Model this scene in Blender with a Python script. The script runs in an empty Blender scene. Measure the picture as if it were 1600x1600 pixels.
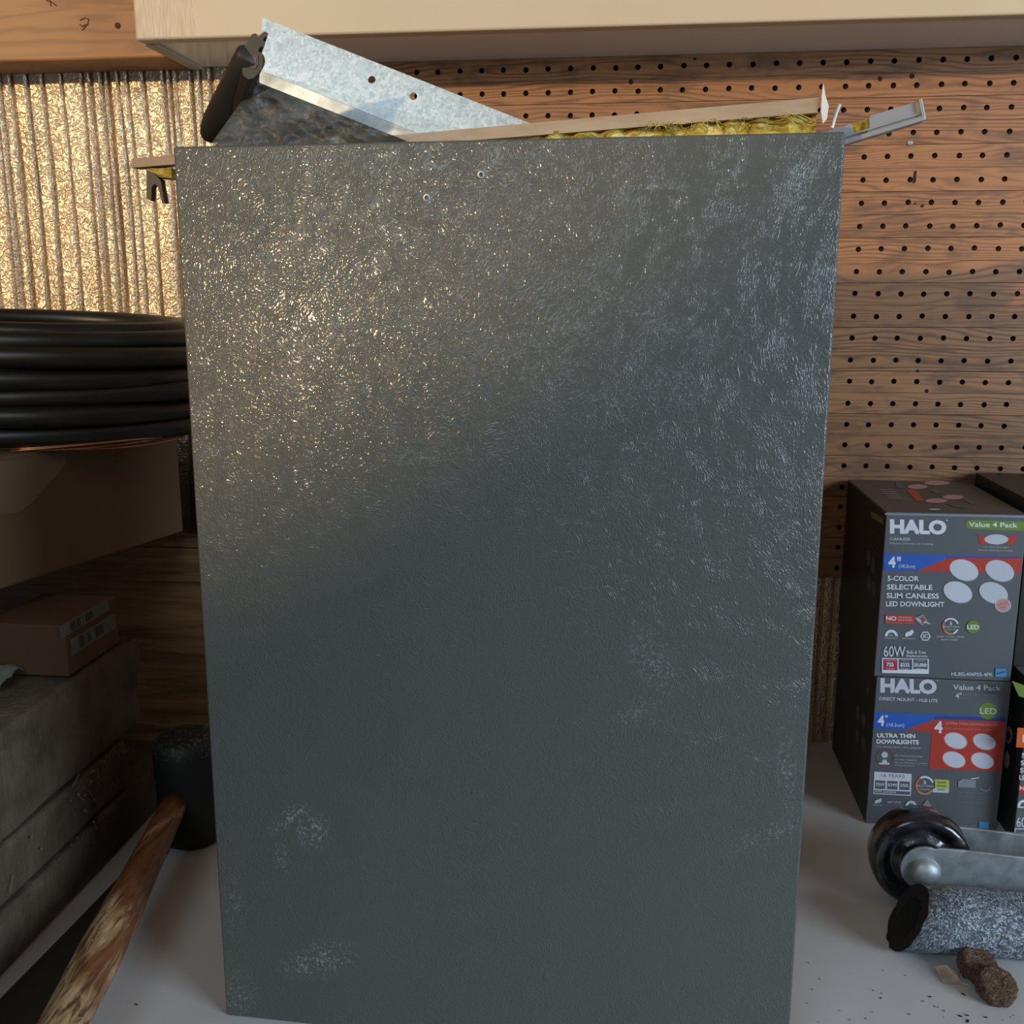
import bpy, bmesh, math, random
from mathutils import Vector, Matrix, noise
C = bpy.context.scene.collection
S = bpy.context.scene
R = math.radians
random.seed(7)

# ------------------------------------------------------------------ camera
PITCH, YAW, H = R(11.9), R(6.5), .56
cam = bpy.data.cameras.new('camera'); cam.lens = 36; cam.sensor_width = 36; cam.sensor_fit = 'HORIZONTAL'
cam.clip_start = .01
co = bpy.data.objects.new('camera', cam); C.objects.link(co)
co.location = (0, 0, H); co.rotation_euler = (R(90)-PITCH, 0, YAW)
S.camera = co

# ------------------------------------------------------------------ world and light
w = bpy.data.worlds.new('world'); S.world = w; w.use_nodes = True
bg = w.node_tree.nodes['Background']; bg.inputs[0].default_value = (.62, .72, .85, 1); bg.inputs[1].default_value = .12

sun = bpy.data.lights.new('low_sun', 'SUN'); sun.energy = 1.8; sun.angle = R(1.5); sun.color = (1, .70, .38)
so = bpy.data.objects.new('low_sun', sun); C.objects.link(so)
SUN_AZ, SUN_EL = R(31), R(9.6)       # travels towards +x by SUN_AZ from +y, and down
sd = Vector((math.sin(SUN_AZ)*math.cos(SUN_EL), math.cos(SUN_AZ)*math.cos(SUN_EL), -math.sin(SUN_EL)))
so.rotation_euler = sd.to_track_quat('-Z', 'Y').to_euler()

def area(name, loc, target, sx, sy, power, col):
    l = bpy.data.lights.new(name, 'AREA'); l.shape = 'RECTANGLE'; l.size = sx; l.size_y = sy; l.energy = power; l.color = col
    o = bpy.data.objects.new(name, l); C.objects.link(o); o.location = loc
    o.rotation_euler = (Vector(target)-Vector(loc)).to_track_quat('-Z', 'Y').to_euler()
    return o
area('doorway_daylight', (-1.05, -2.1, 2.0), (-.1, .9, .4), 1.3, 1.0, 22, (.68, .87, 1))
area('side_window_daylight', (2.5, -1.0, 1.0), (.1, .9, .2), 1.3, 1.1, 76, (.66, .82, 1))

vs = S.view_settings
vs.view_transform = 'Standard'; vs.look = 'None'; vs.gamma = 1; vs.use_curve_mapping = False; vs.exposure = 0

# ------------------------------------------------------------------ measuring rays (where a seen point lies on a plane of the place)
fw = Vector((-math.sin(YAW)*math.cos(PITCH), math.cos(YAW)*math.cos(PITCH), -math.sin(PITCH)))
rt = Vector((math.cos(YAW), math.sin(YAW), 0)); up = rt.cross(fw); EYE = Vector((0, 0, H))
def ray(x, y): return fw + rt*((x-800)/1600) + up*((800-y)/1600)
def onY(x, y, Y): d = ray(x, y); return EYE + d*(Y/d.y)
def onZ(x, y, z=0): d = ray(x, y); return EYE + d*((z-H)/d.z)
def onX(x, y, X): d = ray(x, y); return EYE + d*(X/d.x)

# ------------------------------------------------------------------ material helpers
def newmat(name, col=(.5, .5, .5), rough=.5, metal=0, **kw):
    m = bpy.data.materials.new(name); m.use_nodes = True
    b = m.node_tree.nodes['Principled BSDF']
    b.inputs['Base Color'].default_value = (*col, 1); b.inputs['Roughness'].default_value = rough; b.inputs['Metallic'].default_value = metal
    for k, v in kw.items(): b.inputs[k.replace('_', ' ')].default_value = v
    return m
class NT:
    def __init__(s, m): s.m = m; s.t = m.node_tree; s.b = s.t.nodes['Principled BSDF']; s.co = s.n('ShaderNodeTexCoord').outputs['Object']
    def n(s, kind, **kw):
        x = s.t.nodes.new(kind)
        for k, v in kw.items(): setattr(x, k, v)
        return x
    def l(s, a, b): s.t.links.new(a, b)
    def mapping(s, scale=(1, 1, 1), rot=(0, 0, 0), loc=(0, 0, 0), src=None):
        x = s.n('ShaderNodeMapping'); s.l(src or s.co, x.inputs[0]); x.inputs['Scale'].default_value = scale; x.inputs['Rotation'].default_value = rot; x.inputs['Location'].default_value = loc
        return x.outputs[0]
    def noise(s, scale, detail=3, rough=.55, dist=0, vec=None, out='Fac'):
        x = s.n('ShaderNodeTexNoise'); s.l(vec or s.co, x.inputs['Vector']); x.inputs['Scale'].default_value = scale; x.inputs['Detail'].default_value = detail
        x.inputs['Roughness'].default_value = rough; x.inputs['Distortion'].default_value = dist
        return x.outputs[out]
    def voro(s, scale, vec=None, feature='F1', out='Distance', rnd=1):
        x = s.n('ShaderNodeTexVoronoi', feature=feature); s.l(vec or s.co, x.inputs['Vector']); x.inputs['Scale'].default_value = scale; x.inputs['Randomness'].default_value = rnd
        return x.outputs[out]
    def wave(s, scale, dist=0, detail=2, vec=None, direction='X', ds=1):
        x = s.n('ShaderNodeTexWave', bands_direction=direction); s.l(vec or s.co, x.inputs['Vector']); x.inputs['Scale'].default_value = scale
        x.inputs['Distortion'].default_value = dist; x.inputs['Detail'].default_value = detail; x.inputs['Detail Scale'].default_value = ds
        return x.outputs['Fac']
    def ramp(s, fac, stops, interp='LINEAR'):
        x = s.n('ShaderNodeValToRGB'); x.color_ramp.interpolation = interp; s.l(fac, x.inputs[0]); e = x.color_ramp.elements
        while len(e) < len(stops): e.new(.5)
        for i, (p, c) in enumerate(stops):
            e[i].position = p; e[i].color = (*c, 1) if isinstance(c, tuple) else (c, c, c, 1)
        return x.outputs[0]
    def math(s, op, a, b=None, c=None, clamp=False):
        x = s.n('ShaderNodeMath', operation=op); x.use_clamp = clamp
        for i, v in enumerate((a, b, c)):
            if v is None: continue
            if isinstance(v, (int, float)): x.inputs[i].default_value = v
            else: s.l(v, x.inputs[i])
        return x.outputs[0]
    def mix(s, fac, a, b, blend='MIX'):
        x = s.n('ShaderNodeMix', data_type='RGBA', blend_type=blend)
        for i, v in ((0, fac), (6, a), (7, b)):
            if isinstance(v, (int, float)): x.inputs[i].default_value = v
            elif isinstance(v, tuple): x.inputs[i].default_value = (*v, 1)
            else: s.l(v, x.inputs[i])
        return x.outputs[2]
    def sep(s, vec=None):
        x = s.n('ShaderNodeSeparateXYZ'); s.l(vec or s.co, x.inputs[0]); return x.outputs
    def bump(s, h, strength=.5, dist=.001):
        x = s.n('ShaderNodeBump'); s.l(h, x.inputs['Height']); x.inputs['Strength'].default_value = strength; x.inputs['Distance'].default_value = dist
        s.l(x.outputs[0], s.b.inputs['Normal'])
    def color(s, c): s.l(c, s.b.inputs['Base Color'])
    def rough(s, c): s.l(c, s.b.inputs['Roughness'])

# ------------------------------------------------------------------ materials
def m_wood(name, dark, light, scale=60, axis='X', rough=.55, stretch=12, gloss=.4):
    m = newmat(name, rough=rough); t = NT(m)
    sc = {'X': (1, stretch, stretch), 'Y': (stretch, 1, stretch), 'Z': (stretch, stretch, 1)}[axis]
    v = t.mapping(sc)
    n1 = t.noise(scale*.09, 4, .6, 1.2, v); n2 = t.noise(scale, 3, .6, .3, v)
    f = t.math('ADD', t.math('MULTIPLY', n1, .75), t.math('MULTIPLY', n2, .3))
    t.color(t.ramp(f, [(.35, dark), (.62, light)])); t.bump(n2, .3, .0004)
    return m

# pegboard planks: dark knotty grain that differs plank by plank
M = {}
m = newmat('pegboard_wood', rough=.5); t = NT(m)
o = t.sep()
PITCH_P, Z0 = .0504, .2222
row = t.math('FLOOR', t.math('DIVIDE', t.math('SUBTRACT', o[2], Z0), PITCH_P))
wn = t.n('ShaderNodeTexWhiteNoise', noise_dimensions='1D'); t.l(row, wn.inputs['W'])
comb = t.n('ShaderNodeCombineXYZ'); t.l(t.math('ADD', o[0], t.math('MULTIPLY', wn.outputs['Value'], 9)), comb.inputs[0]); t.l(t.math('MULTIPLY', row, 3.7), comb.inputs[1]); t.l(o[2], comb.inputs[2])
v = t.mapping((1.3, 1, 9), src=comb.outputs[0])
warp = t.noise(3.2, 2, .5, 0, v)
ph = t.math('ADD', t.math('MULTIPLY', o[2], 1150), t.math('MULTIPLY', warp, 62))
g = t.math('MULTIPLY', t.math('ADD', t.math('SINE', ph), 1), .5)
g = t.math('POWER', g, 2.2)
fine = t.noise(60, 3, .6, 0, t.mapping((1, 1, 16), src=comb.outputs[0]))
blot = t.noise(14, 3, .6, .5, t.mapping((1, 1, 3), src=comb.outputs[0]))
g = t.math('MULTIPLY', g, t.ramp(t.noise(7, 2, .5, 0, comb.outputs[0]), [(.35, .15), (.6, .9)]))
base = t.mix(wn.outputs['Value'], (.44, .205, .078), (.34, .15, .055))
c = t.mix(t.math('MULTIPLY', g, .8), base, (.085, .033, .014))
c = t.mix(t.ramp(blot, [(.52, 0.), (.66, .6)]), c, (.10, .052, .028))
c = t.mix(t.math('MULTIPLY', fine, .35), c, (.12, .055, .025))
t.color(c); t.bump(t.math('ADD', fine, t.math('MULTIPLY', g, -.6)), .35, .0004)
M['peg'] = m
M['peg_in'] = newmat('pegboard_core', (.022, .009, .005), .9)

# silvery embossed wall sheet
m = newmat('embossed_foil', (.74, .66, .54), .40, .62); t = NT(m)
v = t.mapping((1, 1, .8)); wv = t.noise(90, 2, .5, 0, v, 'Color')
v2 = t.mix(.012, t.co, wv, 'ADD')
cells = t.voro(185, v2, 'SMOOTH_F1'); fine = t.noise(420, 2, .5)
ringy = t.math('SINE', t.math('MULTIPLY', cells, 14))
t.bump(t.math('ADD', t.math('MULTIPLY', ringy, .6), t.math('MULTIPLY', fine, .5)), .5, .0013)
t.color(t.mix(t.ramp(t.noise(40, 3, .6, .4, t.mapping((1, 1, .2))), [(.4, 0.), (.7, .45)]), (.74, .60, .42), (.28, .19, .12)))
M['foil'] = m

# cream shelf paint, with brush streaks at its end
m = newmat('cream_paint', (.70, .56, .37), .42); t = NT(m); o = t.sep()
st = t.noise(240, 2, .6, 0, t.mapping((1, 1, .06))); msk = t.math('LESS_THAN', t.math('ADD', o[0], t.math('MULTIPLY', t.noise(60, 2), .02)), -.452)
t.bump(t.math('ADD', t.math('MULTIPLY', st, msk), t.math('MULTIPLY', t.noise(35, 2), .12)), .8, .0018)
t.color(t.mix(t.ramp(t.noise(9, 3), [(.45, 0.), (.75, .3)]), (.58, .46, .31), (.50, .385, .24)))
M['cream'] = m
M['white_under'] = newmat('shelf_underside_paint', (.80, .76, .70), .28)
m = newmat('shelf_lip_paint', (.42, .37, .29), .5); M['lip'] = m

# orange fir beam
m = newmat('fir_beam', rough=.5); t = NT(m)
v = t.mapping((1, 1, 7)); wr = t.noise(4.2, 2, .5, .6, v)
o = t.sep(); g = t.math('MULTIPLY', t.math('ADD', t.math('SINE', t.math('ADD', t.math('MULTIPLY', o[2], 420), t.math('MULTIPLY', wr, 34))), 1), .5)
t.color(t.mix(t.math('MULTIPLY', t.math('POWER', g, 2), .6), (.38, .17, .055), (.20, .075, .022)))
M['fir'] = m

M['top'] = m = newmat('laminate_top', (.50, .49, .47), .38); t = NT(m)
t.color(t.mix(t.ramp(t.noise(5, 4, .6, .3), [(.35, 0.), (.75, .55)]), (.61, .60, .60), (.50, .47, .43)))
sp = t.voro(95); t.rough(t.ramp(t.noise(14, 3), [(.3, .3), (.7, .5)]))

# dark grey leather-embossed paint of the cabinet panel, with scuffs of its own
m = newmat('leathergrain_paint', (.07, .078, .074), .33); t = NT(m)
o = t.sep()
wn2 = t.noise(34, 2, .5, 0, None, 'Color')
v2 = t.mix(.05, t.co, wn2, 'ADD')
vv = t.mapping((1.25, 1, .75), (0, R(24), 0), src=v2)
e = t.voro(340, vv, 'DISTANCE_TO_EDGE')
e1 = t.ramp(e, [(0., 0.), (.22, 1.)])
vv3 = t.mapping((1, 1, .55), (0, R(-20), 0), src=v2)
worm = t.noise(310, 1.5, .5, 1.4, vv3)
amp = t.ramp(t.math('ADD', t.math('MULTIPLY', t.noise(6, 2), .7), t.math('MULTIPLY', o[0], .25)), [(.22, .45), (.5, .85)])
h = t.math('MULTIPLY', t.math('ADD', t.math('MULTIPLY', e1, .45), t.math('MULTIPLY', worm, 1.3)), amp)
t.bump(h, .8, .0006); b2 = t.n('ShaderNodeBump'); t.l(h, b2.inputs['Height']); b2.inputs['Strength'].default_value = .62; b2.inputs['Distance'].default_value = .0007; t.l(b2.outputs[0], t.b.inputs['Coat Normal'])
t.b.inputs['Coat Weight'].default_value = .36; t.b.inputs['Coat Roughness'].default_value = .075; t.b.inputs['Specular IOR Level'].default_value = .25
def blob(x, z, r, sx=1., sz=1., rot=0.):
    ca, sa = math.cos(rot), math.sin(rot)
    dx = t.math('SUBTRACT', o[0], x); dz = t.math('SUBTRACT', o[2], z)
    a = t.math('DIVIDE', t.math('ADD', t.math('MULTIPLY', dx, ca), t.math('MULTIPLY', dz, sa)), sx*r)
    b = t.math('DIVIDE', t.math('SUBTRACT', t.math('MULTIPLY', dz, ca), t.math('MULTIPLY', dx, sa)), sz*r)
    d = t.math('SQRT', t.math('ADD', t.math('MULTIPLY', a, a), t.math('MULTIPLY', b, b)))
    return t.math('SUBTRACT', 1, d, clamp=True)
PANEL_SCUFFS = []
def scuff_px(x, y, r, sx=1, sz=1, rot=0, k=1.0):
    p = onY(x, y, .682); PANEL_SCUFFS.append((p, r, sx, sz, rot, k))
for a in [(452, 1280, .016, 1.4, .5, R(35), 1.3), (487, 1300, .014, 1, 1.2, 0, 1.2), (500, 1500, .022, 1.6, .7, R(20), 1.2), (440, 1345, .012, .6, 1.4, 0, .9),
          (855, 525, .035, 1.6, .6, R(18), .45), (812, 560, .035, 1.5, .9, 0, .3), (1010, 490, .04, 1.5, .25, R(-25), .5), (1070, 605, .03, 1.6, .5, R(-14), .5), (965, 620, .03, 1.4, .35, R(40), .35),
          (1225, 1200, .03, .25, 1.6, R(5), .6), (1205, 1290, .03, 1.4, .3, R(25), .5), (1250, 270, .016, .8, 1.6, 0, .8), (650, 712, .014, 1.4, .5, 0, .6), (1020, 1030, .022, .7, 1.3, R(30), .6),
          (372, 1560, .022, .8, 1.3, 0, .8), (1018, 293, .016, 1.6, .12, 0, 1.4), (365, 1420, .02, .5, 1.5, 0, .5), (990, 1110, .02, 1.2, .5, R(40), .5), (940, 630, .014, 1, 1, 0, .5), (735, 375, .008, 1, 1, 0, .9)]: scuff_px(*a)
total = None
for p, r, sx, sz, rot, k in PANEL_SCUFFS:
    b = t.math('MULTIPLY', blob(p.x, p.z, r*1.15, sx, sz, rot), k*.9)
    total = b if total is None else t.math('MAXIMUM', total, b)
spk = t.ramp(t.noise(430, 2, .7, .5), [(.52, 0.), (.66, 1.)])
scf = t.math('MULTIPLY', total, spk, clamp=True)
c = t.mix(t.ramp(t.noise(5, 3), [(.4, 0.), (.7, .4)]), (.104, .106, .094), (.110, .108, .095))
c = t.mix(t.math('MULTIPLY', scf, .85, clamp=True), c, (.42, .43, .42))
t.color(c)
t.rough(t.mix(t.math('MULTIPLY', total, .8, clamp=True), t.ramp(t.noise(8, 3), [(.35, .36), (.7, .44)]), (.5, .5, .5)))
M['panel'] = m

# metals
m = newmat('galvanised_sheet', (.72, .80, .82), .38, .85); t = NT(m)
sp = t.voro(520, t.mix(.01, t.co, t.noise(80, 2, .5, 0, None, 'Color'), 'ADD'), 'F1', 'Color')
spn = t.n('ShaderNodeRGBToBW'); t.l(sp, spn.inputs[0]); t.color(t.ramp(spn.outputs[0], [(.1, (.58, .66, .68)), (.9, (.84, .90, .92))])); t.rough(t.ramp(spn.outputs[0], [(0., .32), (1., .5)]))
M['galv'] = m
m = newmat('dull_galvanised', (.44, .47, .47), .42, .7); t = NT(m)
t.color(t.ramp(t.noise(55, 4, .6, .4), [(.35, (.30, .33, .33)), (.7, (.52, .56, .56))])); t.rough(t.ramp(t.noise(30, 3), [(.3, .35), (.7, .6)])); M['zinc'] = m
M['alu'] = newmat('brushed_aluminium', (.38, .37, .37), .42, .6)
M['vial'] = newmat('yellow_vial', (.62, .46, .05), .12, 0, Transmission_Weight=.35, IOR=1.49)
M['rubber'] = newmat('black_rubber', (.028, .022, .016), .55)
m = newmat('worn_rubber', (.012, .011, .010), .6); t = NT(m)
o = t.sep(); t.color(t.mix(t.math('MULTIPLY', t.ramp(t.noise(170, 4, .7, 1.), [(.55, 0.), (.68, 1.)]), t.math('GREATER_THAN', o[2], .102)), (.012, .011, .010), (.16, .14, .12))); t.bump(t.noise(60, 4), .5, .002); M['mallet'] = m
M['cable'] = m = newmat('black_cable', (.010, .010, .008), .42); t = NT(m); t.bump(t.noise(30, 2), .2, .001)
M['copper'] = newmat('copper', (.75, .32, .15), .3, .9)
def m_card(name, col, col2):
    m = newmat(name, col, .75); t = NT(m); t.color(t.mix(t.ramp(t.noise(6, 4), [(.35, 0.), (.7, 1.)]), col, col2)); t.bump(t.noise(120, 2, .5, 0, t.mapping((1, 1, .1))), .15, .0005); return m
M['card'] = m_card('kraft_cardboard', (.17, .095, .045), (.13, .072, .034))
M['card2'] = m_card('orange_brown_cardboard', (.085, .038, .014), (.065, .028, .011))
M['card3'] = m_card('red_brown_cardboard', (.16, .06, .03), (.12, .05, .025))
M['tape'] = newmat('clear_tape', (.4, .32, .22), .15, 0, Alpha=.25)
m = newmat('dusty_block', (.16, .13, .10), .85); t = NT(m)
t.color(t.mix(t.ramp(t.noise(18, 5, .65, .6), [(.35, 0.), (.7, 1.)]), (.055, .037, .022), (.12, .088, .058)))
t.bump(t.math('ADD', t.noise(45, 5, .65), t.math('MULTIPLY', t.noise(160, 3, .6, 0, t.mapping((1, 1, .12))), .6)), .7, .004); M['block'] = m
m = newmat('mallet_handle', (.3, .14, .06), .42); t = NT(m)
v = t.mapping((9, 1, 9)); n1 = t.noise(22, 5, .65, .8, v); n2 = t.noise(7, 4, .6, .3, t.mapping((4, 1.2, 4)))
o = t.sep(); worn = t.math('ADD', t.math('MULTIPLY', n2, 1.0), t.math('MULTIPLY', t.math('SUBTRACT', .76, o[1]), 1.1))
c = t.mix(t.ramp(n1, [(.4, 0.), (.6, 1.)]), (.13, .045, .018), (.21, .085, .032))
c = t.mix(t.ramp(worn, [(.50, 0.), (.62, .9)]), c, t.ramp(n1, [(.40, (.10, .05, .025)), (.52, (.50, .32, .16)), (.68, (.62, .44, .25))]))
t.color(c); t.bump(n1, .5, .0015); M['handle'] = m
m = newmat('glossy_wheel', (.012, .010, .012), .14, 0, Coat_Weight=.5); t = NT(m); t.bump(t.noise(35, 3, .5, .6), .5, .004)
t.color(t.ramp(t.noise(40, 3, .6, .6), [(.52, (.012, .010, .012)), (.75, (.05, .05, .052))])); t.rough(t.ramp(t.noise(55, 3), [(.35, .1), (.65, .32)])); M['wheel'] = m
m = newmat('speckled_foam', (.2, .22, .25), .6); t = NT(m)
wv = t.noise(330, 2, .6, 1.8); t.color(t.ramp(wv, [(.42, (.055, .062, .075)), (.52, (.15, .17, .20)), (.62, (.46, .52, .58))])); t.bump(wv, .6, .0012); M['foam'] = m
m = newmat('foam_core', (.012, .010, .008), .95); t = NT(m); t.bump(t.noise(300, 3), .6, .002); M['foam_in'] = m
m = newmat('brown_fibre', (.16, .09, .05), .9); t = NT(m)
n = t.noise(260, 4, .7, 2.2); t.color(t.ramp(n, [(.38, (.035, .018, .010)), (.52, (.16, .085, .045)), (.68, (.40, .25, .16))])); t.bump(n, 1, .003); M['fibre'] = m
M['paper'] = m = newmat('pinkish_paper', (.62, .48, .38), .7); t = NT(m); t.color(t.ramp(t.noise(90, 3), [(.4, (.66, .50, .40)), (.65, (.42, .31, .23))]))
m = newmat('tan_strip', (.42, .32, .22), .6); t = NT(m); t.color(t.ramp(t.noise(60, 4, .6, .3, t.mapping((.15, 1, 1))), [(.35, (.44, .34, .24)), (.7, (.30, .22, .14))])); M['tan'] = m
m = newmat('yellow_fibreglass', (.6, .45, .06), .85); t = NT(m); n = t.noise(70, 4, .7, 1.5, t.mapping((.35, 1, 1.6)))
t.color(t.ramp(n, [(.36, (.16, .11, .015)), (.52, (.55, .42, .06)), (.66, (.85, .74, .30))])); t.bump(n, .9, .004); M['glass'] = m
m = newmat('clear_plastic', (.40, .42, .40), .28, 0, Alpha=.3, Specular_IOR_Level=.4); t = NT(m)
n = t.noise(24, 3, .6, 2.0, t.mapping((1, 1, 1.6))); t.bump(n, .8, .006); t.l(t.ramp(n, [(.35, .05), (.6, .12), (.74, .32)]), t.b.inputs['Alpha']); M['film'] = m
m = newmat('dark_plastic_sheet', (.035, .038, .036), .5); t = NT(m); n = t.noise(22, 4, .6, 1.5); t.bump(n, .35, .004)
t.color(t.ramp(n, [(.42, (.010, .011, .010)), (.68, (.034, .030, .021))])); M['dark'] = m
M['black_plastic'] = newmat('black_plastic', (.015, .013, .012), .5)
M['white_plastic'] = newmat('white_plastic', (.75, .72, .66), .4)
M['shelf_wood'] = m_wood('board_wood', (.07, .030, .010), (.24, .12, .045), 40, 'X', .5, 14)
M['straw'] = newmat('straw_debris', (.16, .12, .085), .9)
M['ply'] = m_wood('plywood', (.35, .22, .12), (.5, .34, .2), 40)
m = newmat('carton_grey', (.085, .095, .105), .42); t = NT(m); t.color(t.ramp(t.noise(7, 2), [(.3, (.105, .110, .120)), (.7, (.122, .127, .135))])); M['cg'] = m
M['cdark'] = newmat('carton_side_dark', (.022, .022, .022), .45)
M['ctop'] = newmat('carton_top_brown', (.09, .075, .065), .45)
for k, c in dict(p_white=(.74, .76, .80), p_blue=(.035, .12, .48), p_dblue=(.045, .06, .22), p_red=(.48, .055, .035), p_dred=(.42, .03, .06), p_green=(.17, .25, .035), p_orange=(.75, .13, .02), p_pink=(.55, .30, .29),
                 p_lite=(.55, .57, .60), p_grey=(.10, .11, .12), p_yel=(.50, .52, .12), p_sky=(.08, .27, .50), p_lab=(.62, .62, .68), p_mid=(.26, .27, .29), p_tan=(.50, .30, .12), p_dark=(.018, .018, .018)).items():
    M[k] = newmat(k.replace('p_', 'print_'), c, .4)

# ------------------------------------------------------------------ mesh helpers
def link(name, me, mats, parent=None, smooth=False):
    o = bpy.data.objects.new(name, me); C.objects.link(o)
    for x in (mats if isinstance(mats, (list, tuple)) else [mats]): me.materials.append(M[x] if isinstance(x, str) else x)
    if smooth:
        for p in me.polygons: p.use_smooth = True
    if parent is not None: o.parent = parent
    return o
def build(name, bm, mats, parent=None, smooth=False):
    bmesh.ops.recalc_face_normals(bm, faces=bm.faces)
    me = bpy.data.meshes.new(name); bm.to_mesh(me); bm.free()
    return link(name, me, mats, parent, smooth)
def thing(name, label, cat, group=None):
    o = bpy.data.objects.new(name, None); C.objects.link(o); o.empty_display_size = .02
    return tag(o, label, cat, group)
def tag(o, label, cat, group=None):
    o['label'] = label; o['category'] = cat
    if group: o['group'] = group
    return o
def struct(o): o['kind'] = 'structure'; return o
def settle(root, loc):
    """put the empty at the thing's base without moving its parts"""
    root.location = loc
    for c in root.children: c.location = c.location - Vector(loc)
def box_bm(lo, hi, bm=None, bev=0, mi=0):
    bm = bm or bmesh.new()
    r = bmesh.ops.create_cube(bm, size=1); vsx = r['verts']
    for v in vsx:
        for i in range(3): v.co[i] = lo[i] + (v.co[i]+.5)*(hi[i]-lo[i])
    fs = set(f for v in vsx for f in v.link_faces)
    for f in fs: f.material_index = mi
    if bev:
        es = list(set(e for v in vsx for e in v.link_edges)); bmesh.ops.bevel(bm, geom=es, offset=bev, segments=3, affect='EDGES', profile=.5)
    return bm
def prism_bm(pts, normal_vec, bm=None, mi=0):
    """closed polygon pts (3D) pushed along a vector"""
    bm = bm or bmesh.new(); nv = Vector(normal_vec)
    a = [bm.verts.new(p) for p in pts]; b = [bm.verts.new(Vector(p)+nv) for p in pts]
    fs = [bm.faces.new(a), bm.faces.new(b[::-1])]
    for i in range(len(a)): fs.append(bm.faces.new([a[i], b[i], b[(i+1) % len(a)], a[(i+1) % len(a)]]))
    for f in fs: f.material_index = mi
    return bm
def tube_bm(pts, rad, seg=12, bm=None, closed=False, mi=0):
    bm = bm or bmesh.new(); n = len(pts); pts = [Vector(p) for p in pts]; rings = []
    rr = rad if isinstance(rad, (list, tuple)) else [rad]*n
    prev = None
    for i in range(n):
        d = (pts[(i+1) % n]-pts[i-1]) if closed else (pts[min(i+1, n-1)]-pts[max(i-1, 0)])
        d.normalize()
        if prev is None: a = d.orthogonal().normalized()
        else: a = (prev - d*prev.dot(d)).normalized()
        prev = a; b = d.cross(a)
        rings.append([bm.verts.new(pts[i]+(a*math.cos(2*math.pi*k/seg)+b*math.sin(2*math.pi*k/seg))*rr[i]) for k in range(seg)])
    m_ = n if closed else n-1
    for i in range(m_):
        A, B = rings[i], rings[(i+1) % n]
        if closed and i == n-1:   # align
            best = min(range(seg), key=lambda s: sum((A[k].co-B[(k+s) % seg].co).length for k in range(seg))); B = B[best:]+B[:best]
        for k in range(seg):
            f = bm.faces.new([A[k], A[(k+1) % seg], B[(k+1) % seg], B[k]]); f.material_index = mi
    if not closed:
        for rg in (rings[0][::-1], rings[-1]): f = bm.faces.new(rg); f.material_index = mi
    return bm
def lathe_bm(prof, seg=48, mat=None, bm=None, mi=0):
    """prof: (r, z); closed loop if it ends where it starts"""
    bm = bm or bmesh.new(); mat = mat or Matrix(); rings = []
    for r, z in prof:
        if r < 1e-6: rings.append([bm.verts.new(mat @ Vector((0, 0, z)))])
        else: rings.append([bm.verts.new(mat @ Vector((r*math.cos(2*math.pi*k/seg), r*math.sin(2*math.pi*k/seg), z))) for k in range(seg)])
    for A, B in zip(rings, rings[1:]):
        for k in range(seg):
            a = [A[0]] if len(A) == 1 else [A[k], A[(k+1) % seg]]; b = [B[0]] if len(B) == 1 else [B[(k+1) % seg], B[k]]
            if len(a)+len(b) > 2: f = bm.faces.new(a+b); f.material_index = mi
    return bm
def axis_matrix(origin, z, x=None):
    z = Vector(z).normalized(); x = Vector(x) if x else z.orthogonal(); x = (x - z*x.dot(z)).normalized(); y = z.cross(x)
    m_ = Matrix((x, y, z)).transposed().to_4x4(); m_.translation = origin; return m_
def plate_bm(outline, holes, th, mat):
    """flat plate with real holes: 2D curve fill, then thickness along local z"""
    cu = bpy.data.curves.new('tmp', 'CURVE'); cu.dimensions = '2D'; cu.fill_mode = 'BOTH'; cu.extrude = th/2
    for loop in [outline]+holes:
        sp = cu.splines.new('POLY'); sp.points.add(len(loop)-1); sp.use_cyclic_u = True
        for p, q in zip(sp.points, loop): p.co = (q[0], q[1], 0, 1)
    ob = bpy.data.objects.new('tmp', cu); C.objects.link(ob); dg = bpy.context.evaluated_depsgraph_get()
    me = bpy.data.meshes.new_from_object(ob.evaluated_get(dg)); bpy.data.objects.remove(ob); bpy.data.curves.remove(cu)
    bm = bmesh.new(); bm.from_mesh(me); bpy.data.meshes.remove(me)
    bmesh.ops.remove_doubles(bm, verts=bm.verts, dist=1e-6); bm.transform(mat); return bm
def circle(cx, cy, r, n=24, ry=None, rot=0):
    ry = ry or r
    return [(cx+r*math.cos(a)*math.cos(rot)-ry*math.sin(a)*math.sin(rot), cy+r*math.cos(a)*math.sin(rot)+ry*math.sin(a)*math.cos(rot)) for a in (2*math.pi*k/n for k in range(n))]

# ------------------------------------------------------------------ the setting
WY = 1.262
random.seed(3)
# back wall: vertically ribbed embossed sheet, ribs are real relief
ribs = []; x = -1.3
while x < 1.4: ribs.append((x, random.uniform(.0018, .0036), random.uniform(.3, 1.))); x += random.choice([.008, .011, .014, .02, .026])
bm = bmesh.new(); nx, nz = 2000, 40; grid = []
import bisect
rx = [r[0] for r in ribs]
for i in range(nx+1):
    X = -1.25+2.5*i/nx; col = []
    for k in range(nz+1):
        Z = 1.25*k/nz; xx = X+.006*(noise.noise(Vector((X*9, 0, Z*3)))); d = 0
        j = bisect.bisect(rx, xx)
        for q in (j-1, j):
            if 0 <= q < len(ribs):
                g = abs(xx-ribs[q][0])/ribs[q][1]
                if g < 1: d = max(d, ribs[q][2]*(1-g*g)*.012)
        d -= .0022*noise.noise(Vector((X*60, 1, Z*8)))
        col.append(bm.verts.new((X, WY-.004+d, Z)))
    grid.append(col)
for i in range(nx):
    for k in range(nz): bm.faces.new([grid[i][k], grid[i+1][k], grid[i+1][k+1], grid[i][k+1]])
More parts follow.
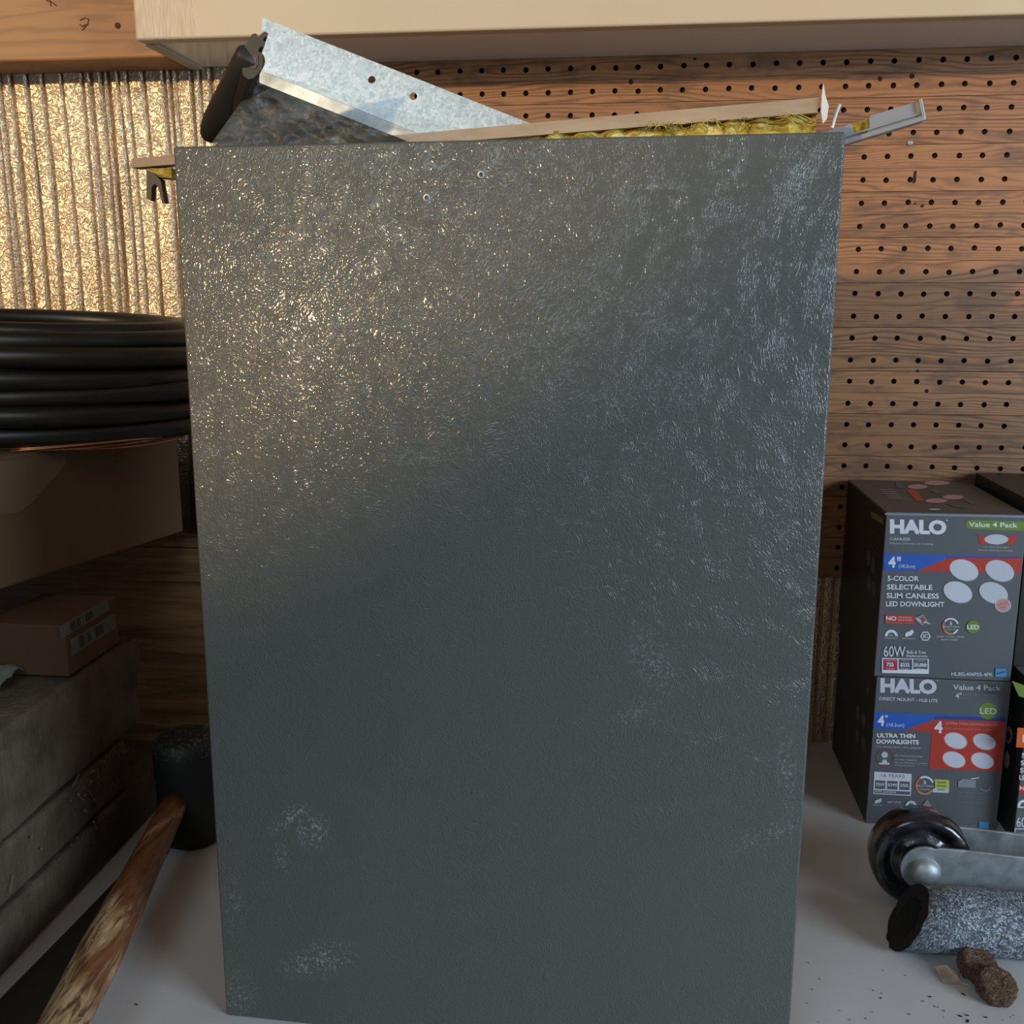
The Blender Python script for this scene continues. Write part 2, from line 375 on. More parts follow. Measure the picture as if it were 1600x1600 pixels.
struct(build('wall_back', bm, 'foil', smooth=True))
# orange beam over the foil, at the end of the shelf
bm = box_bm((-1.25, 1.194, .8253), (-.532, WY-.002, 1.15), bev=.003)
beam = struct(build('trim_1', bm, 'fir'))

def stroke(parent, name, pix, Y, wdt, mat='rubber'):
    bm = bmesh.new()
    for line in pix: tube_bm([onY(x, y, Y) for x, y in line], wdt, 6, bm)
    return build(name, bm, mat, parent)
M['ink'] = newmat('old_pencil', (.10, .035, .015), .8)
stroke(beam, 'pencil_mark', [[(78, 0), (80, 10)], [(72, 0), (82, 4), (88, 9)], [(125, 32), (133, 28), (139, 30), (137, 38), (131, 44)], [(125, 38), (128, 42), (134, 38)], [(128, 47), (132, 45)]], 1.1938, .0006, 'ink')
bm = lathe_bm([(0, 0), (.003, 0), (.0034, .0006), (0, .0012)], 16, axis_matrix(onY(184, 40, 1.194), (0, -1, 0)))
build('knot', bm, 'ink', beam)

# shelf
sh = thing('wall_shelf', 'cream painted shelf box across the top of the wall, above the pegboard', 'shelf')
bm = box_bm((-.5267, 1.1085, .8245), (1.25, 1.1275, 1.0), bev=.0025); build('fascia', bm, 'cream', sh)
bm = box_bm((-.5267, 1.1277, .8235), (-.512, 1.2495, 1.0), bev=.001); build('side_panel', bm, 'lip', sh)
bm = box_bm((-.5115, 1.1277, .8265), (1.25, 1.2495, .84)); build('underside', bm, 'white_under', sh)
tagged = sh

# workbench top
bm = box_bm((-1.3, .30, -.03), (1.3, WY+.01, 0), bev=.002)
bench = build('workbench_top', bm, 'top'); tag(bench, 'pale grey laminate workbench top everything stands on', 'workbench')
# specks of dirt lying in the laminate
bm = bmesh.new(); random.seed(5)
spots = [(1453, 1558, 2), (1505, 1554, 2.4), (1590, 1491, 3), (1500, 1588, 2.5), (1511, 1587, 2), (1540, 1590, 2), (1376, 1560, 1.6), (1512, 1596, 3), (1442, 1565, 1.2), (213, 1570, 2), (1475, 1580, 1.2), (1420, 1585, 1.2), (1460, 1573, 1)]
for x, y, s in spots+[(random.uniform(1260, 1590), random.uniform(1500, 1600), random.uniform(.5, 1.1)) for _ in range(26)]:
    p = onZ(x, y); mm = Matrix.Translation(p+Vector((0, 0, .0004))) @ Matrix.Rotation(random.uniform(0, 3), 4, 'Z') @ Matrix.Diagonal((s*.0009, s*.0004, .0004, 1)); bmesh.ops.create_icosphere(bm, subdivisions=1, radius=1, matrix=mm)
dd = build('dirt_speck', bm, 'p_dark'); dd['kind'] = 'stuff'; tag(dd, 'tiny dark specks of dirt scattered on the bench top', 'dirt')

# unseen blocker added behind the camera, its stepped outline shaped to cut the sunlight
bm = prism_bm([(-9, -4, -.9), (3, -4, -.9), (3, -4, 1.60), (-2.66, -4, 1.60), (-3.14, -4, 1.28), (-3.5, -4, 1.33), (-3.6, -4, 1.50), (-9, -4, 1.50)], (0, -.05, 0))
SUN_BLOCK = bm
wr_ = None

# ------------------------------------------------------------------ pegboard with real holes
bm = bmesh.new(); HR = .0031; PX, PZ = .0256, .0252; YF = 1.25; TH = .0045
cols = range(-24, 36); n = 16
def peg_y(x, z): return YF
for r in range(24):
    zc = Z0+PZ*.5+r*PZ - (.0002 if r % 2 == 0 else -.0002)
    lo, hi = zc-PZ/2, zc+PZ/2
    if r % 2 == 0: lo += .0005
    else: hi -= .0005
    hi = min(hi, .8262)
    for cidx in cols:
        xc = .2577+PX*cidx
        if xc > .75: continue
        jx, jz = random.gauss(0, .0003), random.gauss(0, .0003)
        L, Rr = xc-PX/2, xc+PX/2
        ring, outer, deep = [], [], []
        for k in range(n):
            a = 2*math.pi*(k+.5)/n; ca, sa = math.cos(a), math.sin(a)
            ring.append(bm.verts.new((xc+jx+HR*ca, YF, zc+jz+HR*sa))); deep.append(bm.verts.new((xc+jx+HR*ca, YF+TH, zc+jz+HR*sa)))
            s = 1/max(abs(ca), abs(sa)); ox = xc+ca*s*PX/2; oz = lo+(sa*s+1)/2*(hi-lo)
            outer.append(bm.verts.new((ox, YF, oz)))
        corner = {}
        for k in range(n):
            k2 = (k+1) % n; f = bm.faces.new([outer[k], outer[k2], ring[k2], ring[k]]); f.material_index = 0
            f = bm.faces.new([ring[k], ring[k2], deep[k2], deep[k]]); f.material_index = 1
        # square corners of the cell
        for k in (1, 5, 9, 13):
            a, b = outer[k].co, outer[(k+1) % n].co
            cx = Rr if max(a.x, b.x) > xc else L; cz = hi if (a.z+b.z)/2 > zc else lo
            if abs(a.x-b.x) > 1e-6 and abs(a.z-b.z) > 1e-6:
                f = bm.faces.new([outer[k], bm.verts.new((cx, YF, cz)), outer[(k+1) % n]]); f.material_index = 0
xl, xr = .2577+PX*(-24.5), .2577+PX*19.5
def quad(p, mi):
    f = bm.faces.new([bm.verts.new(q) for q in p]); f.material_index = mi
quad([(xl, YF+.0012, Z0), (xr, YF+.0012, Z0), (xr, YF+.0012, Z0), (xl, YF+.0012, Z0)], 1) if False else None
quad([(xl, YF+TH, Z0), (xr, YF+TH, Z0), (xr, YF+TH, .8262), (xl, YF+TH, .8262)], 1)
quad([(xl, YF, Z0), (xr, YF, Z0), (xr, YF+TH, Z0), (xl, YF+TH, Z0)], 0)
quad([(xl, YF, Z0), (xl, YF, .8262), (xl, YF+TH, .8262), (xl, YF+TH, Z0)], 0)
peg = build('pegboard', bm, ['peg', 'peg_in'])
tag(peg, 'brown wood grain pegboard of narrow planks with rows of holes', 'pegboard')
# extra nail holes and a nail slot
def dot(x, y, r, mat='peg_in'):
    return lathe_bm([(0, 0), (r, 0), (r*.9, .0004), (0, .0006)], 12, axis_matrix(onY(x, y, YF-.0001), (0, -1, 0)))
bm = bmesh.new()
for x, y, r in ((986, 128, .0028), (1375, 123, .0026), (1425, 119, .0028), (1441, 322, .0018), (1430, 318, .0012), (1448, 611, .0022), (1434, 580, .0018), (1086, 92, .0016)):
    build('nail_hole', dot(x, y, r), 'peg_in', peg)
prism_bm([onY(1426, 287, YF), onY(1428, 268, YF), onY(1432, 266, YF), onY(1431, 284, YF)], (0, -.0006, 0), bm)
build('nail_hole', bm, 'peg_in', peg)
bm = lathe_bm([(0, 0), (.0032, 0), (.0034, .0008), (.0024, .0016), (.0012, .001), (0, .001)], 16, axis_matrix(onY(1422, 223, YF-.0002), (0, -1, 0)))
build('rivet', bm, 'alu', peg)

# ------------------------------------------------------------------ big dark panel
P = dict(bx=-.3068, by=.6841, th=.036, lam=.0079, W=.4339, Hh=.6578)
def Ploc(u, v, d=0):
    """u along its width, v up, d behind its face"""
    U = Vector((math.cos(P['th']), -math.sin(P['th']), 0)); V = Vector((math.sin(P['th'])*math.sin(P['lam']), math.cos(P['th'])*math.sin(P['lam']), math.cos(P['lam'])))
    return Vector((P['bx'], P['by'], 0)) + U*u + V*v + V.cross(U)*-d
NB = Ploc(0, 0, 1)-Ploc(0, 0, 0)
if NB.y < 0: _P = Ploc; Ploc = lambda u, v, d=0: _P(u, v, -d)
pn = thing('cabinet_panel', 'large dark grey leather-textured metal panel standing upright in the middle', 'panel')
bm = bmesh.new(); W_, H_ = P['W'], P['Hh']
box_bm((0, 0, 0), (W_, .019, H_), bm, bev=.0018)
for f in [f for f in bm.faces if f.calc_center_median().y > .0185]: bm.faces.remove(f)
for v in bm.verts:
    # slight bow of the sheet's bottom corner
    v.co = Ploc(v.co.x, v.co.z, v.co.y)
me = bpy.data.meshes.new('face'); bm.to_mesh(me); bm.free()
o = link('face_sheet', me, 'panel', pn); sol = o.modifiers.new('thick', 'SOLIDIFY'); sol.thickness = .0008; sol.offset = -1
for p in o.data.polygons: p.use_smooth = True
o.data.set_sharp_from_angle(angle=R(35)) if hasattr(o.data, 'set_sharp_from_angle') else None
def on_panel(x, y):
    a = Ploc(0, 0); nn = (Ploc(1, 0)-a).cross(Ploc(0, 1)-a); d = ray(x, y); return EYE + d*((a-EYE).dot(nn)/d.dot(nn)), nn.normalized()
for x, y in ((752, 273), (667, 309)):
    p, nn = on_panel(x, y); nn = nn if nn.y < 0 else -nn
    s = build('screw_hole', lathe_bm([(0, .0002), (.0012, .0002), (.0013, .0012), (.0024, .0009), (.0028, 0)], 20, axis_matrix(p, nn)), ['zinc'], pn)
    build('hole_core', lathe_bm([(0, .0004), (.00125, .0004)], 16, axis_matrix(p, nn)), 'p_dark', s)
settle(pn, (-.09, .675, 0))

# ------------------------------------------------------------------ insulated panel standing behind it
ip = thing('insulated_panel', 'tan-edged panel with yellow fibreglass behind the large dark panel', 'insulation panel')
def P3(x, y, Y): return onY(x, y, Y)
la, lb = P3(205, 248, .80), P3(205, 262, .80); ra, rb = P3(1281, 152, .735), P3(1277, 176, .735)
NBk = Vector((.10, .99, 0)).normalized()
bm = prism_bm([la, ra, rb, lb], NBk*.014); build('edge_strip', bm, 'tan', ip)
# fibreglass batt, lumpy top
bm = bmesh.new(); nU, nV = 90, 24; gr = []
A0, A1 = P3(835, 207, .760), P3(1276, 179, .738)
for i in range(nU+1):
    f = i/nU; top = A0.lerp(A1, f)+Vector((0, .002, 0)); col = []
    for k in range(nV+1):
        g = k/nV; z = top.z*(1-g)
        q = Vector((top.x, top.y+.004*noise.noise(Vector((f*30, g*20, 1)))+.003*math.sin(f*60+g*9), z))
        col.append(bm.verts.new(q))
    gr.append(col)
for i in range(nU):
    for k in range(nV): bm.faces.new([gr[i][k], gr[i+1][k], gr[i+1][k+1], gr[i][k+1]])
r_ = bmesh.ops.extrude_face_region(bm, geom=bm.faces[:]); bmesh.ops.translate(bm, verts=[v for v in r_['geom'] if isinstance(v, bmesh.types.BMVert)], vec=NBk*.014)
bt = build('fibreglass_batt', bm, 'glass', ip, True)
# stray glass fibres at its top
bm = bmesh.new(); random.seed(11)
for i in range(26):
    f = random.uniform(.4, .88); p = A0.lerp(A1, f)+Vector((0, -.003, -.001)); q = p+Vector((random.uniform(-.02, .02), random.uniform(-.004, 0), random.uniform(-.008, .001))); mid = (p+q)/2+Vector((0, -.003, .003))
    tube_bm([p, mid, q], .00025, 5, bm)
fb = build('loose_fibre', bm, 'glass', ip); fb['kind'] = 'stuff'
# end curl of plastic film
bm = prism_bm([P3(1287, 130, .733), P3(1290, 150, .733), P3(1295, 166, .733), P3(1292, 186, .733), P3(1286, 193, .733), P3(1283, 175, .733), P3(1284, 150, .733)], (0, .004, 0)); build('plastic_curl', bm, 'white_plastic', ip)
bm = tube_bm([P3(1312, 163, .76), P3(1306, 178, .76), P3(1300, 200, .76)], .0012, 8); build('tie_wire', bm, 'white_plastic', ip)
bm = prism_bm([P3(230, 263, .802), P3(268, 263, .802), P3(268, 278, .802), P3(240, 276, .802), P3(229, 271, .802)], (0, .02, 0)); build('insulation_scrap', bm, 'glass', ip)
bm = prism_bm([*[P3(a, b, .80) for a, b in ((229, 266), (229, 310), (236, 314), (237, 292), (242, 287), (247, 292), (253, 317), (257, 317), (251, 282), (244, 274), (240, 270))]], (0, .008, 0)); build('black_clip', bm, 'black_plastic', ip)
settle(ip, (-.05, .77, 0))

# ------------------------------------------------------------------ galvanised flashing
fl = thing('flashing', 'bright galvanised steel flashing strip tilted behind the dark panel', 'metal flashing')
TL, TR = P3(410, 28, .808), P3(820, 190, .80); dirL = (TR-TL).normalized(); TR2 = TL+dirL*.46
bl = P3(406, 110, .7975)
down = (bl-TL); down -= dirL*down.dot(dirL); wd = down.length; down.normalize()
mt = Matrix((dirL, -down, dirL.cross(-down))).transposed().to_4x4(); mt.translation = TL
def loc2(px, py):
    a = TL; nn = dirL.cross(down); d = ray(px, py); p = EYE+d*((a-EYE).dot(nn)/d.dot(nn)); q = mt.inverted() @ p; return q.x, q.y
h1, h2 = loc2(581, 125), loc2(646, 151); lft = loc2(406, 110)
bm = plate_bm([(0, 0), (.235, 0), (.235, -wd), lft], [circle(*h1, .0029), circle(*h2, .0029)], .0012, mt)
build('upper_flange', bm, 'galv', fl)
back = (dirL.cross(-down)); back = back if back.y < 0 else -back
c0 = TL+down*wd+dirL*(lft[0]); fold = (down*.55+Vector((0, .10, -1))*.9).normalized()
bm = prism_bm([c0, c0+dirL*.225, c0+dirL*.20+fold*.022, c0+fold*.028+dirL*.002], -back*.0012); build('lower_flange', bm, 'zinc', fl)
settle(fl, tuple(TR))

# black bag contents and clear film
pb = thing('plastic_bag', 'clear plastic bag of dark sheeting tucked under the bright flashing', 'plastic bag')
def sheet(name, c4, Y0, Y1, mat, amp, seed, nu=60, nv=26):
    (a, b, c_, d) = c4; bm = bmesh.new(); g = []
    for i in range(nu+1):
        u = i/nu; t0 = Vector(a).lerp(Vector(b), u); t1 = Vector(d).lerp(Vector(c_), u); col = []
        for k in range(nv+1):
            v = k/nv; q = t0.lerp(t1, v)
            Y = Y0+(Y1-Y0)*v+amp*noise.noise(Vector((q.x*.035+seed, q.y*.05, 0)))+amp*.4*noise.noise(Vector((q.x*.12+seed, q.y*.14, 3)))
            col.append(bm.verts.new(onY(q.x, q.y, Y)))
        g.append(col)
    for i in range(nu):
        for k in range(nv): bm.faces.new([g[i][k], g[i+1][k], g[i+1][k+1], g[i][k+1]])
    r = bmesh.ops.extrude_face_region(bm, geom=bm.faces[:]); bmesh.ops.translate(bm, verts=[v for v in r['geom'] if isinstance(v, bmesh.types.BMVert)], vec=(0, .0006, 0))
    return build(name, bm, mat, pb, True)
sheet('dark_sheeting', [(402, 128), (640, 222), (640, 250), (322, 250)], .722, .712, 'dark', .007, 2)
sheet('clear_film', [(410, 112), (745, 208), (745, 245), (315, 245)], .708, .700, 'film', .008, 9)
settle(pb, (-.25, .71, .62))

# rubber gasket strip with hooked end profile
gk = thing('rubber_gasket', 'black rubber door gasket strip leaning on the flashing end', 'gasket')
E0 = P3(392, 88, .69); E1 = P3(336, 196, .735); ax = (E1-E0).normalized()
side = rt - ax*rt.dot(ax); side.normalize(); nrm = ax.cross(side); nrm = nrm if nrm.y < 0 else -nrm
L_ = (E1-E0).length
# body: rounded bulb section lofted along the strip, closing in a rounded tail
bm = bmesh.new(); rings = []; sg = 28
for s, ws, hs in [(-.002, .0085, .006), (0, .0096, .007), (.012, .0098, .0072), (.03, .0098, .0072), (L_*.75, .0100, .0072), (L_*.95, .0098, .007), (L_*1.08, .0088, .0062), (L_*1.16, .0070, .005), (L_*1.21, .0045, .0032), (L_*1.23, .0015, .001)]:
    rings.append([bm.verts.new(E0+ax*s+side*(ws*math.cos(a)+(.0025 if math.sin(a) < 0 else 0)*0)+nrm*hs*math.copysign(abs(math.sin(a))**.7, math.sin(a))) for a in (2*math.pi*k/sg for k in range(sg))])
for A, B in zip(rings, rings[1:]):
    for k in range(sg): bm.faces.new([A[k], A[(k+1) % sg], B[(k+1) % sg], B[k]])
bm.faces.new(rings[0][::-1]); bm.faces.new(rings[-1]); build('seal_body', bm, 'rubber', gk, True)
def gp(x, y): return onY(x, y, .688)
prof = [(388, 64), (394, 53), (400, 52), (404, 58), (409, 52), (414, 49), (419, 52), (418, 57), (413, 58), (411, 63), (415, 67), (412, 72), (406, 74), (403, 80), (409, 83), (411, 92), (409, 108), (402, 116), (396, 122), (388, 124), (380, 118), (378, 105), (380, 86), (382, 72)]
bm = prism_bm([gp(*q) for q in prof], ax*.05+Vector((0, .012, 0)))
build('hooked_lip', bm, 'rubber', gk)
bm = prism_bm([gp(396, 84)+Vector((0, -.0006, 0)), gp(403, 86)+Vector((0, -.0006, 0)), gp(404, 100)+Vector((0, -.0006, 0)), gp(399, 108)+Vector((0, -.0006, 0)), gp(390, 106)+Vector((0, -.0006, 0))], (0, .0004, 0)); M['rub2'] = newmat('cut_rubber', (.10, .07, .055), .7); build('cut_face', bm, 'rub2', gk)
bm = prism_bm([gp(398, 91)+Vector((0, -.0009, 0)), gp(401, 92)+Vector((0, -.0009, 0)), gp(400, 100)+Vector((0, -.0009, 0)), gp(397, 100)+Vector((0, -.0009, 0))], (0, .0002, 0)); build('bulb_hollow', bm, 'p_dark', gk)
settle(gk, tuple(E1))

# torpedo level
lv = thing('spirit_level', 'small aluminium spirit level with yellow vial behind the panel corner', 'level')
def z3(x, y): return (1180+x/5.714, 120+y/5.714)
YL = .80
org = onY(*z3(900, 480), YL); q2 = onY(*z3(1460, 310), YL); ux = (q2-org).normalized(); uz = Vector((0, -1, 0)); uy = uz.cross(ux); uy = uy if uy.z > 0 else -uy
ml = Matrix((ux, uy, ux.cross(uy))).transposed().to_4x4(); ml.translation = org
def ll(x, y): p = ml.inverted() @ onY(*z3(x, y), YL); return (p.x, p.y)
tr, br = ll(1450, 225), ll(1475, 395); ntc = [ll(1010, 375), ll(1015, 430), ll(1005, 480), ll(975, 525), ll(940, 540), ll(905, 530), ll(875, 500), ll(862, 455), ll(858, 430), ll(830, 425), ll(812, 440)]
tl = ll(1030, 350)
hl = -.06
out = [tr, tl]+ntc+[(hl, ntc[-1][1]+.001), (hl, br[1]+.002), (br[0], br[1]+.002)]
bm = plate_bm(out, [], .006, ml); build('web_plate', bm, 'alu', lv)
bm = bmesh.new(); box_bm((hl, br[1]-.0012, -.008), (br[0]+.0005, br[1]+.0022, .011), bm, bev=.0005); box_bm((hl, br[1]+.004, .003), (br[0]-.001, br[1]+.0052, .0045), bm); bm.transform(ml); build('base_rail', bm, 'alu', lv)
bm = bmesh.new(); box_bm((tr[0]-.001, br[1], -.007), (tr[0]+.0015, tr[1]+.001, .007), bm, bev=.0005); bm.transform(ml); build('end_cap', bm, 'alu', lv)
vx, vy = ll(938, 460); bm = lathe_bm([(0, -.011), (.0056, -.011), (.0064, -.009), (.0064, .009), (.0056, .011), (0, .011)], 28, ml @ Matrix.Translation((vx, vy-.0008, -.0092)) @ Matrix.Rotation(R(90), 4, 'Y')); build('vial', bm, 'vial', lv, True)
settle(lv, tuple(org))

# ------------------------------------------------------------------ left side: carton, coil, blocks
def carton(name, corner, ang, ln, wd_, z0, z1, mat, label, cat='box', group=None):
    t_ = thing(name, label, cat, group)
    d = Vector((-math.sin(ang), -math.cos(ang), 0)); wv_ = Vector((-math.cos(ang), math.sin(ang), 0))
    c_ = Vector((corner[0], corner[1], z0))
    def F(a, b, z): return c_+d*a+wv_*b+Vector((0, 0, z))
    bm = bmesh.new(); box_bm((0, 0, 0), (ln, wd_, z1-z0), bm, bev=.0025)
    for v in bm.verts:
        z = v.co.z + (.004*noise.noise(Vector((v.co.x*9, 0, 0))) if v.co.z < .02 else 0); v.co = F(v.co.x, v.co.y, z)
    build('body', bm, mat, t_); return t_, F
cb, F = carton('cardboard_box', (-.529, 1.15), R(14.7), .60, .33, .2825, .408, 'card', 'long kraft cardboard box under the coil of black cable')
# torn tape over its edge
bm = bmesh.new(); hz = .1255
pts_top = [(.20, .09), (.60, .09), (.60, -.001), (.20, -.001)]
for a0, a1 in ((.175, .60),):
    n_ = 26; rows_ = []
    for i in range(n_+1):
        a = a0+(a1-a0)*i/n_; wv1 = .0015*noise.noise(Vector((a*40, 0, 0)))
        dropz = .055+.012*noise.noise(Vector((a*30, 5, 0)))
        rows_.append([bm.verts.new(F(a, .10, hz+.0006)), bm.verts.new(F(a, .03, hz+.001+abs(wv1))), bm.verts.new(F(a, .002, hz+.0009)), bm.verts.new(F(a, -.0012, hz-.004)), bm.verts.new(F(a, -.0014, hz-dropz*min(1, .3+i/5)))])
    for A, B in zip(rows_, rows_[1:]):
        for k in range(4): bm.faces.new([A[k], A[k+1], B[k+1], B[k]])
build('tape', bm, 'tape', cb, True)
settle(cb, (-.62, .9, .2825))
sb, F2 = carton('small_carton', (-.455, 1.168), 0, .001, .12, .2735, .387, 'card3', 'dark red-brown box between the cardboard box and the wall')
for c_ in list(sb.children): bpy.data.objects.remove(c_)
build('body', box_bm((-.52, 1.172, .2735), (-.40, 1.243, .392), bev=.002), 'card3', sb); settle(sb, (-.46, 1.2, .2735))

# stack of wood/board behind
wb = thing('wooden_box', 'low pine box with horizontal grain against the wall behind the mallet', 'box')
build('front_board', box_bm((-.86, 1.158, 0), (-.26, 1.172, .2595), bev=.001), 'shelf_wood', wb)
build('top_board', box_bm((-.86, 1.158, .2605), (-.26, 1.246, .2725), bev=.001), 'shelf_wood', wb)
settle(wb, (-.55, 1.2, 0))

# cable coil
cc = thing('cable_coil', 'coil of thick black cable lying on the long cardboard box', 'cable')
random.seed(21)
bm = bmesh.new(); cx, cy = -.665, 1.085
turn = 0
for lay, (RX, RY) in enumerate(((.192, .150), (.178, .136))):
    nl = 6
    for k in range(nl):
        rr = .0108; z = .4125+rr+k*.0196+(0 if lay == 0 else .008); pts = []
        ph_, am = random.uniform(0, 6), random.uniform(.002, .005)
        for i in range(72):
            a = 2*math.pi*i/72; wob = am*math.sin(a*2+ph_)+.002*math.sin(a*5+ph_*2)
            ex = RX+wob-(.010 if k == nl-1 else 0)-(.004 if k == 0 else 0); ey = RY+wob-(.008 if k == nl-1 else 0)
            pts.append((cx+ex*math.cos(a), cy+ey*math.sin(a), z+.0025*math.sin(a+ph_)*(k > 0)-.0014*k*math.cos(a)))
        tube_bm(pts, rr, 12, bm, True)
co_ = build('cable_turns', bm, 'cable', cc, True); co_['label'] = 'black cable sheath'
bm = bmesh.new()
for j in range(7):
    pts = []; 
    for i in range(12):
        f = i/11; a = R(-72+64*f); pts.append((cx+(.176+.003*j)*math.cos(a), cy+(.136+.003*j)*math.sin(a), .4115+.0022*(j % 3)+.004*math.sin(f*3+j)))
    tube_bm(pts, .0011, 7, bm)
build('copper_strand', bm, 'copper', cc, True)
# faint printing along the cable
bm = bmesh.new(); random.seed(4)
for k in (1, 2, 3, 4, 5):
    z = .4125+.0108+k*.0196+.004; a = R(-112)
    while a < R(-76):
        if random.random() < .75:
            q0 = (cx+(.192+.0108)*math.cos(a), cy+(.150+.0113)*math.sin(a), z); da = random.choice([.012, .02, .03])
            tube_bm([q0, (cx+.2028*math.cos(a+da), cy+.1613*math.sin(a+da), z)], .0005, 5, bm); a += da
        a += .012
build('sheath_print', bm, 'p_mid', cc)
settle(cc, (cx, cy, .4085))

# dusty blocks
def rough_block(name, lo, hi, mat, label, seed, amp=.003, group=None):
    bm = box_bm(lo, hi, bev=.004); bmesh.ops.subdivide_edges(bm, edges=bm.edges[:], cuts=7, use_grid_fill=True)
    for v in bm.verts:
        n_ = noise.noise_vector(v.co*22+Vector((seed, 0, 0)))*amp + noise.noise_vector(v.co*70+Vector((seed, 3, 0)))*amp*.5
        v.co += Vector((n_.x, n_.y, n_.z*.5))
        v.co.z = max(v.co.z, lo[2])
    o = build(name, bm, mat, None, True); return tag(o, label, 'block', 'stack of dusty blocks')
rough_block('concrete_block', (-.80, .50, .0), (-.511, 1.06, .054), 'block', 'dusty grey-brown block at the bottom of the stack beside the mallet', 1)
rough_block('concrete_block', (-.80, .52, .0575), (-.513, .945, .108), 'block', 'dusty block in the middle of the stack, crumbs on its top edge', 5)
rough_block('concrete_block', (-.80, .51, .112), (-.514, .985, .206), 'block', 'tall dusty brown block on top of the stack under the cartons', 9)
# crumbs in the joint
bm = bmesh.new(); random.seed(8)
for i in range(46):
    y = random.gauss(.865, .02) if i < 34 else random.uniform(.72, .95); z = random.choice([.109, .109, .100, .09, .08, .056]) + random.uniform(-.003, .003); p = Vector((-.5105+random.uniform(-.002, .004), y, z))
    if random.random() < .5: tube_bm([p, p+Vector((random.uniform(0, .003), random.uniform(-.012, .012), random.uniform(-.012, .012)))], .0005, 5, bm)
    else: bmesh.ops.create_icosphere(bm, subdivisions=1, radius=random.uniform(.0006, .0016), matrix=Matrix.Translation(p))
st = build('straw_crumb', bm, 'straw'); st['kind'] = 'stuff'; tag(st, 'straw and plaster crumbs clinging to the joints of the dusty block stack', 'debris')
# small labelled carton and a rag on the stack
sc_ = thing('flat_carton', 'flat orange-brown carton with two pale labels on top of the dusty blocks', 'box')
build('body', box_bm((-.60, .862, .2075), (-.520, .962, .258), bev=.0015), 'card2', sc_)
bm = bmesh.new(); 
for z0, z1, y0, y1 in ((.248, .260, .855, .945), (.226, .242, .87, .955)): box_bm((-.5199, y0, z0), (-.5194, y1, z1), bm)
M['dusty_label'] = newmat('dusty_label', (.12, .105, .08), .8); build('paper_label', bm, 'dusty_label', sc_)
bm = bmesh.new()
for z0, z1, y0, y1 in ((.250, .258, .872, .880), (.250, .258, .884, .889), (.250, .258, .90, .912), (.228, .240, .885, .893), (.229, .238, .90, .905), (.229, .239, .915, .93)): box_bm((-.5194, y0, z0), (-.5191, y1, z1), bm)
build('label_print', bm, 'p_dark', sc_)
settle(sc_, (-.6, .9, .2075))
bm = bmesh.new(); g = []
for i in range(25):
    col = []
    for k in range(13):
        u, v = i/24, k/12; col.append(bm.verts.new((-.78+.215*u*1.0, .80+.055*v+.02*u, .2085+.012*(1-abs(2*v-1))*(.6+.5*noise.noise(Vector((u*5, v*4, 0))))+.006*abs(noise.noise(Vector((u*9, v*7, 2)))))))
    g.append(col)
for i in range(24):
    for k in range(12): bm.faces.new([g[i][k], g[i+1][k], g[i+1][k+1], g[i][k+1]])
r_ = bmesh.ops.extrude_face_region(bm, geom=bm.faces[:]); bmesh.ops.translate(bm, verts=[v for v in r_['geom'] if isinstance(v, bmesh.types.BMVert)], vec=(0, 0, .002))
M['rag'] = newmat('grey_rag', (.13, .125, .10), .9); tag(build('rag', bm, 'rag', None, True), 'crumpled grey-green rag lying on the topmost dusty block', 'rag')

# ------------------------------------------------------------------ mallet and black bar
ml_ = thing('rubber_mallet', 'black rubber mallet with worn wooden handle, head standing on the bench', 'mallet')
hc = Vector((-.447, .945, 0))
prof = [(0, 0), (.026, 0), (.031, .003), (.034, .012), (.0345, .03), (.033, .055), (.0345, .085), (.0345, .104), (.032, .112), (.026, .116), (.012, .1165), (0, .1165)]
build('head', lathe_bm(prof, 40, Matrix.Translation(hc)), 'mallet', ml_, True)
a_, b_ = Vector((-.452, .925, .055)), Vector((-.385, .50, .03)); pts, rads = [], []
for f, r in ((0, .0125), (.08, .0135), (.16, .0142), (.3, .0155), (.42, .0175), (.55, .0185), (.7, .0175), (.85, .0165), (.97, .018), (1, .014)): pts.append(a_.lerp(b_, f)+Vector((0, 0, -.004*math.sin(f*3.1)))); rads.append(r)
build('handle', tube_bm(pts, rads, 28), 'handle', ml_, True)
settle(ml_, tuple(hc))
bm = prism_bm([onZ(-60, 1618), onZ(0, 1568), onZ(120, 1445), onZ(236, 1324), onZ(262, 1332), onZ(190, 1450), onZ(60, 1610), onZ(0, 1690)], (0, 0, .004)); tag(build('rubber_strip', bm, 'rubber'), 'flat black strip lying on the bench beneath the mallet handle', 'strip')

